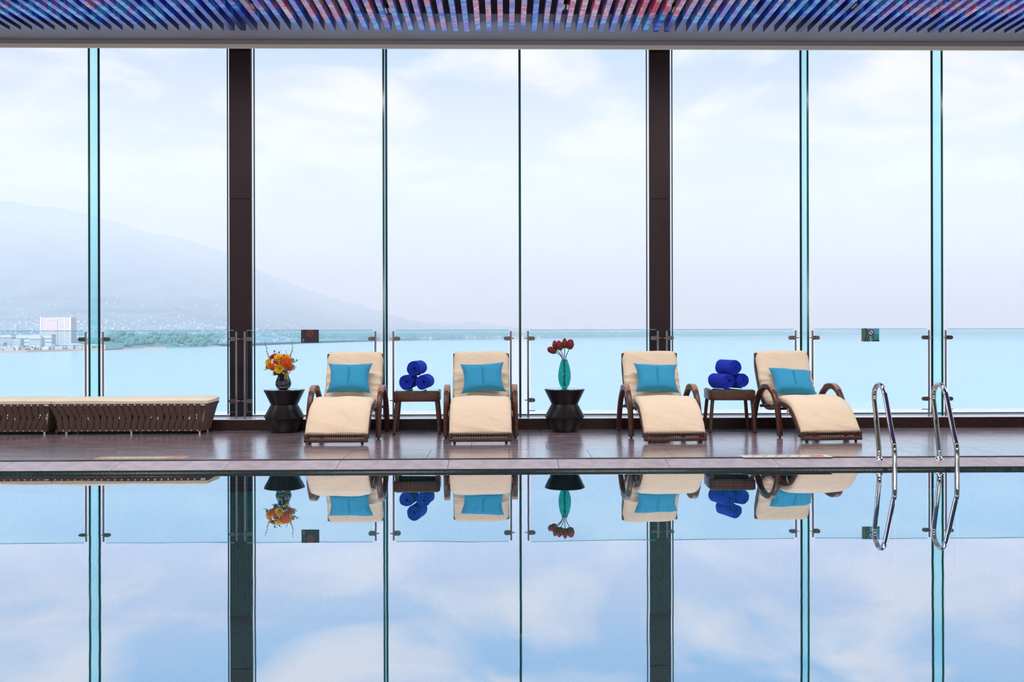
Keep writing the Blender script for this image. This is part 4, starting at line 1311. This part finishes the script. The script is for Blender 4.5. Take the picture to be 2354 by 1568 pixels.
for k, (px, py, dy, lab) in enumerate(((650, 846, -0.06, 'green leaves right of the yellow rose'), (632, 848, -0.05, 'green leaves left of the yellow rose'), (640, 836, -0.02, 'green leaves deep in the middle of the bouquet'),
        (622, 838, 0.02, 'green leaves at the left behind the yellow flowers'), (668, 840, 0.03, 'green leaves behind the pincushion, at its right'), (652, 857, -0.06, 'green leaves on the vase rim below the pincushion'), (625, 852, -0.02, 'green leaves under the left orange flower'))):
    sprig('leaf_sprig', [bpt((px + 647) / 2, 852, dy * 0.5), bpt(px, py, dy)], 0.032, 14, M['green'] if k % 2 else M['darkgreen'], lab, 20 + k, 0.6)

# red buds with long brown stems in the teal vase
tx, ty = V2.location.x, V2.location.y
def protea(px, py, dy, direc, size, wd, label, k, opened=0.0):
    """px, py: middle of the bud"""
    r_ = Vector((tx + 0.010 * math.cos(k * 1.3), ty + 0.010 * math.sin(k * 1.3), ZT + 0.03))
    d_ = Vector(direc).normalized()
    mid = atY(px, py, ty + dy)
    base_ = mid - d_ * size / 2
    o = empty('red_bud', r_, 0, label, 'flower', 'red flowers in the teal vase')
    neck = Vector((tx + (base_.x - tx) * 0.22, ty + (base_.y - ty) * 0.2, ZT + 0.312))
    MB().tube(spline([Vector((0, 0, 0)), neck - r_, base_ - r_], 12), 0.0042, 7).build('stem', M['brownstem'], o)
    mb = MB()
    mb.lathe([(0.001, 0.0), (wd * 0.30, 0.06 * size), (wd * 0.44, 0.28 * size), (wd * 0.46, 0.5 * size), (wd * 0.36, 0.78 * size), (wd * 0.12, 0.95 * size), (0.001, 0.97 * size)], 14)
    for layer, (n, z0, ln, rr2) in enumerate(((8, 0.02, 0.42, 0.30), (8, 0.16, 0.5, 0.44), (8, 0.34, 0.52, 0.49), (8, 0.52, 0.5, 0.46))):
        for i in range(n):
            a = 2 * PI * (i + 0.5 * layer) / n
            lean = [0.42, 0.16, -0.12, -0.42][layer] + (opened if layer >= 2 else 0)
            dd = Vector((math.cos(a) * lean, math.sin(a) * lean, 1))
            petal(mb, (math.cos(a) * wd * rr2, math.sin(a) * wd * rr2, z0 * size), dd, ln * size, wd * 0.46, 0.02, upv=(math.cos(a), math.sin(a), 0.0))
    b = mb.build('bud', M['protea'], o)
    b.matrix_local = Matrix.Translation(base_ - r_) @ frame_to(d_)
    return o
protea(1269.3, 805.5, -0.02, (-0.9, -0.25, 0.42), 0.105, 0.052, 'red bud leaning out to the left, leftmost in the teal vase', 0, 0.2)
protea(1277, 793.5, 0.02, (-0.30, 0.05, 1), 0.108, 0.052, 'red bud second from the left in the teal vase', 1)
protea(1286.3, 794, -0.03, (-0.24, -0.15, 1), 0.112, 0.054, 'red bud in front, third from the left in the teal vase', 2)
protea(1298, 789, 0.0, (0.02, 0, 1), 0.116, 0.048, 'tallest red bud, upright in the middle of the teal vase', 3)
protea(1310.5, 791.5, 0.01, (0.20, -0.05, 1), 0.112, 0.068, 'wide dull red bud at the right of the teal vase', 4)

# ------------------------------------------------------------------ woven benches
def bench(flen):
    """origin at the front right foot corner on the floor; extends to -x"""
    root = empty('woven_bench')
    x1, x0 = 0.0, -flen
    yb, zt, zb = 0.29, 0.318, 0.045
    ot = 0.022                        # the frame flares a little towards the top
    # white tubular frame
    def rect(o_, z):
        return [(x0 - o_, 0 - o_, z), (x1 + o_, 0 - o_, z), (x1 + o_, yb + o_, z), (x0 - o_, yb + o_, z)]
    tp, bt = rect(ot * 3, zt), rect(0.0, zb)
    for q, nm in ((tp, 'top_rail'), (bt, 'bottom_rail')):
        mb = MB()
        for i in range(4):
            mb.tube([q[i], q[(i + 1) % 4]], 0.0115, 10)
        for c in q:
            mb.ball(c, 0.0115, seg=8, rings=6)
        mb.build(nm, M['white_metal'], root)
    xm = (x0 + x1) / 2
    for (a, b) in list(zip(tp, bt)) + [((xm, -ot * 3, zt), (xm, 0, zb)), ((xm + flen * 0.27, -ot * 3, zt), (xm + flen * 0.27, 0, zb)), ((xm, yb + ot * 3, zt), (xm, yb, zb))]:
        ins = Vector((0, 0.016 if a[1] < yb / 2 else -0.016, 0))
        MB().tube([Vector(a) + ins, Vector(b) + ins], 0.010, 8).build('upright', M['white_metal'], root)
    for x in (x0 + 0.05, xm, x1 - 0.015):
        for y in (0.012, yb - 0.012):
            MB().tube([(x, y, 0.0), (x, y, zb)], 0.011, 10).build('leg', M['white_metal'], root)
    # brown straps: each pair crosses half way down
    p_ = 0.0645
    def strap_pair(o3, ux, n, T0, ln):
        """o3(u, v, d): point at u along, v 0..1 down, d outwards"""
        hw = 0.0235
        for i in range(n):
            u = (i + 0.5) * ln / n
            for sgn in (0, 1):
                mb = MB()
                vs = []
                K = 8
                for k in range(K + 1):
                    v = k / K
                    sh = (ln / n) * ((v if sgn == 0 else 1 - v) - 0.5)
                    sh += ((i * 7 + sgn * 3) % 5 - 2) * 0.0016 * math.sin(PI * v)
                    d_ = (0.006 * math.cos(PI * v)) * (1 if sgn == 0 else -1) + 0.0135
                    vs += [o3(u + sh - hw, v, d_), o3(u + sh + hw, v, d_), o3(u + sh + hw, v, d_ + 0.0022), o3(u + sh - hw, v, d_ + 0.0022)]
                fs = []
                for k in range(K):
                    for j in range(4):
                        j2 = (j + 1) % 4
                        fs.append((k * 4 + j, k * 4 + j2, (k + 1) * 4 + j2, (k + 1) * 4 + j))
                fs += [(3, 2, 1, 0), (K * 4, K * 4 + 1, K * 4 + 2, K * 4 + 3)]
                mb.add(vs, fs, None, False)
                mb.build('strap', M['strap'], root)
    e = ot * 3
    ext_ = 0.010
    def front(u, v, d_):
        fx = 1 + (2 * e / flen) * (1 - v)
        return ((xm + (u - flen / 2) * fx), -e * (1 - v) - d_, zt + ext_ - (zt - zb + 2 * ext_) * v)
    strap_pair(front, 0, int(round(flen / p_)), None, flen)
    def right(u, v, d_):
        fy = 1 + (2 * e / yb) * (1 - v)
        return (x1 + e * (1 - v) + d_, yb / 2 + (u - yb / 2) * fy, zt + ext_ - (zt - zb + 2 * ext_) * v)
    strap_pair(right, 0, 6, None, yb)
    def left(u, v, d_):
        q = right(u, v, d_)
        return (x0 - (q[0] - x1), q[1], q[2])
    strap_pair(left, 0, 6, None, yb)
    def back(u, v, d_):
        q = front(u, v, d_)
        return (q[0], yb - q[1], q[2])
    strap_pair(back, 0, 18, None, flen)
    # mattress, slightly uneven
    mx0, mx1, my0, my1 = x0 - 0.060, x1 + 0.100, -0.085, yb + 0.045
    n, m = 40, 12
    vs, fs = [], []
    for i in range(n + 1):
        for j in range(m + 1):
            u, v = i / n, j / m
            x, y = mx0 + (mx1 - mx0) * u, my0 + (my1 - my0) * v
            eu = min(u, 1 - u) * n / 1.2
            ev = min(v, 1 - v) * m / 1.0
            e_ = min(1, eu, ev)
            z = zt + 0.014 + 0.046 * (0.62 + 0.38 * math.sqrt(max(0, 1 - (1 - e_) ** 2))) + 0.004 * math.sin(u * 9) * math.sin(v * 5 + u * 3) + 0.010 * v
            vs.append((x, y, z))
    top_n = len(vs)
    for i in range(n + 1):
        for j in range(m + 1):
            u, v = i / n, j / m
            ins = 0.004
            vs.append((mx0 + ins + (mx1 - mx0 - 2 * ins) * u, my0 + ins + (my1 - my0 - 2 * ins) * v, zt + 0.0125 + 0.008 * max(0, u * 10 - 9.2) * v))
    for i in range(n):
        for j in range(m):
            a = i * (m + 1) + j
            fs.append((a, a + m + 1, a + m + 2, a + 1))
            fs.append((top_n + a, top_n + a + 1, top_n + a + m + 2, top_n + a + m + 1))
    for i in range(n):
        for j in (0, m):
            a = i * (m + 1) + j
            q = (a, top_n + a, top_n + a + m + 1, a + m + 1)
            fs.append(q if j == 0 else q[::-1])
    for j in range(m):
        for i in (0, n):
            a = i * (m + 1) + j
            q = (a, a + 1, top_n + a + 1, top_n + a)
            fs.append(q if i == 0 else q[::-1])
    MB().add(vs, fs, None, True).build('mattress', M['mattress'], root, sharp=1.0)
    return root
def place_bench(pr, pl, label):
    a = atZ(pr[0], pr[1], 0); b = atZ(pl[0], pl[1], 0)
    flen = (a - b).length
    o = bench(flen)
    tag(o, label, 'bench', 'woven strap benches')
    o.location = (a.x, 10.19, 0)
    return o
place_bench((464, 997.5), (150, 997.5), 'low bench of woven brown straps with cream pad, nearer the left column')
place_bench((108, 999), (-208, 999), 'low bench of woven brown straps with cream pad, cut by the left photo edge')

# ------------------------------------------------------------------ pool handrails
def handrail():
    root = empty('pool_handrail')
    path = [(0, 0.0, -0.01), (0, 0.0, 0.05), (0, 0.006, 0.10), (0, 0.05, 0.30), (0, 0.092, 0.46), (0, 0.105, 0.535), (0, 0.085, 0.60), (0, 0.02, 0.643), (0, -0.05, 0.637), (0, -0.11, 0.59), (0, -0.15, 0.52),
            (0, -0.285, 0.22), (0, -0.312, 0.165), (0, -0.322, 0.11), (0, -0.322, 0.0), (0, -0.322, -0.45), (0, -0.322, -0.85)]
    MB().tube(spline(path, 120), 0.0205, 18).build('tube', M['chrome'], root)
    MB().lathe([(0.022, 0.030), (0.026, 0.026), (0.034, 0.012), (0.050, 0.008), (0.054, 0.002), (0.054, 0.0)][::-1], 32).build('flange', M['chrome'], root)
    return root
H1 = handrail()
zc = -0.022
a = atZ(2021, 1057.5, zc)
tag(H1, 'bent chrome handrail at the pool edge, left one of the pair', 'handrail', 'chrome pool handrails')
H1.location = (a.x, a.y, zc)
H2 = copy_tree(H1)
b = atZ(2161, 1057.5, zc)
relabel(H2, 'bent chrome handrail at the pool edge, right one of the pair', (b.x, a.y, zc))

# ------------------------------------------------------------------ floor stickers
def sticker(pa, pb_, label, n, cols):
    a, b = atZ(pa[0], pa[1], 0), atZ(pb_[0], pb_[1], 0)
    ln = b.x - a.x
    o = empty('floor_sticker', ((a.x + b.x) / 2, (a.y + b.y) / 2, 0.0002), 0, label, 'sticker')
    MB().box((-ln / 2, -0.085, 0), (ln / 2, 0.085, 0.0006)).build('film', M[cols[0]], o)
    mb = MB()
    for i in range(n):
        x = -ln / 2 + ln * 0.78 * (i + 0.7) / n
        mb.poly([(x, -0.05), (x + 0.02, -0.05), (x + 0.075, 0.05), (x + 0.055, 0.05)], 'z', 0.0006, 0.0010)
        if i % 2:
            mb.poly([(x - 0.02, 0.0), (x + 0.06, 0.01), (x + 0.06, 0.025), (x - 0.02, 0.015)], 'z', 0.0006, 0.0009)
    mb.build('brush_marks', M[cols[1]], o)
    MB().poly([(ln * 0.27, -0.06), (ln * 0.42, -0.06), (ln * 0.44, 0.06), (ln * 0.29, 0.06)], 'z', 0.0006, 0.0009).build('red_block', M['decal_red'], o)
sticker((222, 1053), (428, 1052), 'worn tan sticker strip on the floor before the woven bench', 9, ('decal_tan', 'decal_white'))
sticker((1703, 1049), (1908, 1048.5), 'pale sticker strip on the floor before the rightmost lounger', 6, ('decal_white', 'decal_tan'))

# ------------------------------------------------------------------ outdoors: lake, far shore, town
ZL = -60.0
lk = MB()
lk.add([(-30000, 60, ZL), (30000, 60, ZL), (30000, 30000, ZL), (-30000, 30000, ZL)], [(0, 1, 2, 3)])
struct('lake', lk, M['lake'])
def shore(pts, depth, h, name, mat, rise):
    """a strip of low land behind a shoreline given in photograph pixels"""
    mb = MB()
    rows_ = [(0.0, 0.0), (0.04, 2.5), (0.25, h * 0.4), (0.6, h * 0.8), (1.0, h)]
    vs, fs = [], []
    for i, (px, py) in enumerate(pts):
        a = atZ(px, py, ZL)
        dirn = Vector((a.x, a.y, 0)).normalized()
        for t, z in rows_:
            q = a + dirn * depth * t
            zz_ = z * (1 + 0.3 * math.sin(i * 1.7 + t * 4)) if t > 0.1 else z
            vs.append((q.x, q.y, ZL - 0.5 + zz_))
    k = len(rows_)
    for i in range(len(pts) - 1):
        for j in range(k - 1):
            fs.append((i * k + j, (i + 1) * k + j, (i + 1) * k + j + 1, i * k + j + 1))
    mb.add(vs, fs, None, True)
    return struct(name, mb, mat)
S1 = [(-500, 815), (-250, 813), (-100, 812), (0, 811), (60, 810), (110, 808.5), (160, 807), (200, 806), (240, 805.5), (280, 803.5), (330, 802), (380, 801), (430, 800), (470, 799), (500, 797), (525, 795), (540, 792)]
shore(S1, 900, 14, 'town_shore', M['land'], 1)
shore([(236, 804), (262, 803.2), (300, 802.6), (350, 801.5), (400, 800.2), (450, 799.2), (500, 796.8), (535, 793)], 760, 40, 'wooded_point', M['tree'], 1)
# low earth bank along the water
mb = MB()
pp = [atZ(px, py, ZL) for px, py in S1[1:12]]
for i in range(len(pp) - 1):
    a, b = pp[i], pp[i + 1]
    mb.add([(a.x, a.y - 6, ZL), (b.x, b.y - 6, ZL), (b.x, b.y + 14, ZL + 6), (a.x, a.y + 14, ZL + 6)], [(0, 1, 2, 3)])
struct('shore_bank', mb, M['sand'])
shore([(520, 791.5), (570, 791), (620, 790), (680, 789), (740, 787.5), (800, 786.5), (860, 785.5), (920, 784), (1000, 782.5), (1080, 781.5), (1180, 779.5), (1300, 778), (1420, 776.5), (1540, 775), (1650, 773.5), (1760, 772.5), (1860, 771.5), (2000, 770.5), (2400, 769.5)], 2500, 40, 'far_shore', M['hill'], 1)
# mountains: a height field from the shore to the ridge
ridge = [(-900, 430), (-500, 445), (-200, 440), (0, 460), (90, 472), (160, 484), (260, 508), (350, 533), (430, 552), (500, 575), (580, 612), (680, 655), (800, 700), (950, 735), (1150, 756), (1400, 768)]
mid_ = [(-900, 705), (0, 708), (240, 712), (400, 722), (520, 735), (700, 752), (1000, 760), (1400, 768)]
def interp(tab, x):
    for (a, ya), (b, yb_) in zip(tab, tab[1:]):
        if a <= x <= b:
            return ya + (yb_ - ya) * (x - a) / (b - a)
    return tab[0][1] if x < tab[0][0] else tab[-1][1]
vs, fs = [], []
nx, ny = 90, 16
for i in range(nx + 1):
    px = -900 + 2300 * i / nx
    nearY = 3900 if px < 560 else 3900 + (px - 560) * 5.5
    for j in range(ny + 1):
        t = j / ny
        Y = nearY + (12500 - nearY) * t
        zn = ZL + 10
        zm = atY(px, interp(mid_, px), nearY + (12500 - nearY) * 0.25).z
        zr = atY(px, interp(ridge, px), 12500).z
        if t < 0.25:
            z = zn + (zm - zn) * (t / 0.25) ** 1.2
        else:
            z = zm + (zr - zm) * ((t - 0.25) / 0.75) ** 1.15
        z += (20 + 60 * t) * t * math.sin(i * 0.9 + j * 1.3) * math.sin(j * 0.8 + i * 0.35) * (1 if j < ny else 0.25)
        q = atY(px, 700, Y)
        vs.append((q.x, q.y, z))
for i in range(nx):
    for j in range(ny):
        a = i * (ny + 1) + j
        fs.append((a, a + ny + 1, a + ny + 2, a + 1))
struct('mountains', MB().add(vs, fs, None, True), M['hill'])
hill_v, hill_n = vs, (nx, ny)
# the town up the slope: thousands of houses too small to pick apart
rnd = random.Random(11)
hm = MB()
for k in range(2700):
    i = rnd.random() * 62
    j = abs(rnd.gauss(0, 1)) * 2.4 + 0.1
    if j > ny - 9:
        continue
    i0, j0 = int(i), int(j)
    a, b, c = [Vector(hill_v[q]) for q in (i0 * (ny + 1) + j0, (i0 + 1) * (ny + 1) + j0, i0 * (ny + 1) + j0 + 1)]
    p_ = a + (b - a) * (i - i0) + (c - a) * (j - j0)
    s_ = rnd.uniform(3, 8) * (1 + 0.04 * j)
    h_ = rnd.uniform(0, 7)
    hm.box((p_.x - s_, p_.y - s_ * 0.6, p_.z - 4), (p_.x + s_, p_.y + s_ * 0.6, p_.z + h_), mi=rnd.choice((0, 0, 1, 2)))
for k in range(500):      # along the far shore
    px = rnd.uniform(560, 1250)
    a = atZ(px, 789 - (px - 560) * 0.014, ZL)
    dd = Vector((a.x, a.y, 0)).normalized()
    p_ = a + dd * rnd.uniform(150, 2200)
    s_ = rnd.uniform(7, 16)
    z0_ = ZL + 6 + (p_ - a).length * 0.014
    hm.box((p_.x - s_, p_.y - s_ * 0.6, ZL), (p_.x + s_, p_.y + s_ * 0.6, z0_ + rnd.uniform(6, 16)), mi=rnd.choice((0, 1, 2)))
for k in range(170):      # small roofs between the blocks and the water
    px = rnd.uniform(-40, 245)
    a = atZ(px, interp(S1, px), ZL)
    dd = Vector((a.x, a.y, 0)).normalized()
    p_ = a + dd * rnd.uniform(35, 420)
    s_ = rnd.uniform(4, 11)
    hm.box((p_.x - s_, p_.y - s_ * 0.6, ZL), (p_.x + s_, p_.y + s_ * 0.6, ZL + rnd.uniform(7, 17)), mi=rnd.choice((0, 0, 3, 2)))
ho = hm.build('hillside_houses', [M['hwhite'], M['hgrey'], M['hpink'], M['bwhite']])
tag(ho, 'thousands of tiny pale houses scattered over the far hillside', 'houses', kind='stuff')

# waterfront buildings
winmesh = {}
def building(label, px0, px1, py_top, py_base, depth, rows_, cols_, mat='bwhite', roof=None, setback=0, Y=None, skip=None, winw=0.5, winh=0.5, cat='building', band=None, cap=True):
    """a block standing at the given photograph place, windows each a part of its own"""
    a = atY(px0, py_base, Y); b = atY(px1, py_base, Y); t = atY(px0, py_top, Y)
    wd, zb_, ht = b.x - a.x, ZL + 3, t.z - (ZL + 3)
    o = empty('building', ((a.x + b.x) / 2, Y, zb_), 0, label, cat, 'waterfront buildings')
    MB().box((-wd / 2, 0, 0), (wd / 2, depth, ht)).build('walls', M[mat], o)
    if cap:
        MB().box((-wd / 2 - 0.8, -0.8, ht), (wd / 2 + 0.8, depth + 0.8, ht + 1.6)).build('parapet', M['bwhite'], o)
    if roof:
        r_ = MB()
        r_.add([(-wd / 2 - 2, -2, ht), (wd / 2 + 2, -2, ht), (wd / 2 + 2, depth + 2, ht), (-wd / 2 - 2, depth + 2, ht), (-wd / 4, depth / 2, ht + roof), (wd / 4, depth / 2, ht + roof)],
               [(0, 1, 5, 4), (1, 2, 5), (2, 3, 4, 5), (3, 0, 4), (3, 2, 1, 0)])
        r_.build('roof', M['broof'], o)
    cw_, rh = wd / cols_, ht / (rows_ + 0.8)
    key = (round(cw_, 2), round(rh, 2), winw, winh)
    wme = MB().box((-cw_ * winw / 2, -0.35, -rh * winh / 2), (cw_ * winw / 2, 0.4, rh * winh / 2)).mesh('window', M['bwin'])
    for r_ in range(rows_):
        for c in range(cols_):
            if skip and skip(r_, c):
                continue
            link('window', wme, o, (-wd / 2 + (c + 0.5) * cw_, 0, (r_ + 0.75) * rh))
    return o
YS = atZ(100, 806, ZL).y
tw = building('tall white hotel block with many small windows, biggest building on the shore', 92, 164, 731, 803, 40, 15, 17, Y=YS + 260, winw=0.42, winh=0.42, skip=lambda r, c: c in (13,) or (c > 13 and False))
wd_ = atY(164, 800, YS + 260).x - atY(92, 800, YS + 260).x
MB().box((-wd_ * 0.30, -1.5, 8), (wd_ * 0.06, 0, atY(92, 737, YS + 260).z - ZL - 3)).build('pink_centre', M['bpink'], tw)
for q in (-0.47, 0.28, 0.47):
    MB().box((wd_ * q - 2.5, -1.2, 0), (wd_ * q + 2.5, 3, atY(92, 730, YS + 260).z - ZL - 3 + 2)).build('corner_pier', M['bwhite'], tw)
building('long low white block with a band of windows, before the hotel', 37, 119, 770, 800, 30, 3, 22, Y=YS + 190, winw=0.6, winh=0.35)
building('white block with a mauve hipped roof, left of the hotel foot', 67, 94, 779, 806, 28, 5, 6, roof=14, Y=YS + 60)
building('white block with four rows of windows, near the left photo edge', 28, 47, 781, 806.5, 25, 5, 5, Y=YS + 70)
building('cream block at the left photo edge on the shore', -6, 27, 776, 807, 26, 6, 8, mat='bcream', roof=9, Y=YS + 90)
building('pink block cut by the left photo edge, close to the water', -30, 8, 788, 808, 22, 4, 8, mat='bpink', Y=YS + 40)
building('low white hall by the water, below the hotel', 96, 126, 794, 805, 25, 2, 9, Y=YS + 70, mat='bcream')
building('long white shed by the water, right of the hotel', 140, 192, 793, 803, 22, 1, 12, Y=YS + 130, roof=5)
building('white house right of the leftmost glass fin, at the shore', 207, 216, 796, 804, 16, 2, 4, Y=YS + 150)
building('white house at the foot of the wooded point', 220, 232, 795, 803, 16, 2, 4, Y=YS + 160, roof=5)
building('small white house among the trees of the wooded point', 407, 421, 793, 798, 14, 1, 4, Y=atZ(410, 799, ZL).y + 15)

# trees on the wooded point and behind the town
def crown_mesh(seed):
    r2 = random.Random(seed)
    mb = MB()
    for k in range(9):
        c = (r2.uniform(-5, 5), r2.uniform(-5, 5), r2.uniform(7, 13))
        mb.ball(c, (r2.uniform(3.5, 5.5), r2.uniform(3.5, 5.5), r2.uniform(3, 4.6)), seg=8, rings=6)
    return mb.mesh('crown', M['tree'], 2.0)
crowns = [crown_mesh(s) for s in (1, 2, 3, 4)]
trk = MB().tube([(0, 0, 0), (0.3, 0, 5), (0, 0.2, 10)], 0.8, 7).mesh('trunk', M['trunk'])
spots = []
for k in range(250):
    px = rnd.uniform(246, 534)
    yb_ = interp([(240, 803), (380, 800), (470, 798.5), (540, 792)], px)
    a = atZ(px, yb_, ZL)
    dd = Vector((a.x, a.y, 0)).normalized()
    q = a + dd * (rnd.random() ** 1.1 * 700 + 14)
    if px < 285 and (q - a).length < 200:
        continue
    t_ = (q - a).length / 760
    spots.append((q, 1.15 if px < 420 else 0.85, interp([(0, 0), (0.04, 2.5), (0.25, 16), (0.6, 32), (1.0, 40), (2, 40)], t_)))
for k, (q, s, zt_) in enumerate(spots):
    o = empty('tree', (q.x, q.y, ZL - 2 + zt_ * 0.95), rnd.uniform(0, 6), 'round green tree in the wood on the point by the lake', 'tree', 'trees on the wooded point')
    s *= rnd.uniform(0.8, 1.6)
    o.scale = (s, s, s * rnd.uniform(0.8, 1.2))
    link('crown', crowns[k % 4], o)
    link('trunk', trk, o)
# far belts of trees
bm_ = MB()
for k in range(1500):
    px = rnd.uniform(560, 1900)
    yb_ = interp([(560, 790.5), (740, 787), (920, 783.5), (1180, 779), (1540, 774.5), (1900, 771)], px)
    a = atZ(px, yb_, ZL)
    dd = Vector((a.x, a.y, 0)).normalized()
    q = a + dd * rnd.uniform(20, 900)
    r_ = rnd.uniform(10, 26)
    bm_.ball((q.x, q.y, ZL + r_ * 0.7), (r_ * 1.6, r_, r_ * rnd.uniform(0.9, 1.5)), seg=6, rings=4)
for k in range(500):
    px = rnd.uniform(-60, 300)
    a = atZ(px, 804, ZL)
    dd = Vector((a.x, a.y, 0)).normalized()
    q = a + dd * rnd.uniform(420, 1300)
    r_ = rnd.uniform(8, 16)
    bm_.ball((q.x, q.y, ZL + 8 + r_ * 0.6), (r_ * 1.5, r_, r_ * rnd.uniform(0.8, 1.6)), seg=6, rings=4)
bo = bm_.build('tree_belt', M['tree'])
tag(bo, 'hazy belt of trees along the far shore of the lake', 'trees', kind='stuff')

# haze over the lake: a real scattering volume
def haze(name, dens, a, b, label, tint):
    m, t, o = new_mat(name)
    vsn = N(t, 'ShaderNodeVolumeScatter')
    vsn.inputs['Color'].default_value = tint
    vsn.inputs['Density'].default_value = dens
    va = N(t, 'ShaderNodeVolumeAbsorption')
    va.inputs['Color'].default_value = (0.45, 0.62, 1.0, 1)
    va.inputs['Density'].default_value = dens * 0.22
    ad = t.nodes.new('ShaderNodeAddShader')
    t.links.new(vsn.outputs[0], ad.inputs[0]); t.links.new(va.outputs[0], ad.inputs[1])
    t.links.new(ad.outputs[0], o.inputs['Volume'])
    try:
        m.cycles.homogeneous_volume = True
    except Exception:
        pass
    tag(MB().box(a, b).build('haze', m), label, 'haze', kind='stuff')
haze('lake_haze', 0.00010, (-25000, 250, ZL - 5), (25000, 4990, 700), 'thin pale haze lying over the near lake and the town', (0.80, 0.90, 1.0, 1))
haze('hill_haze', 0.00030, (-25000, 5000, ZL - 5), (25000, 16000, 1300), 'thick pale blue haze in front of the far hills', (0.62, 0.79, 1.0, 1))
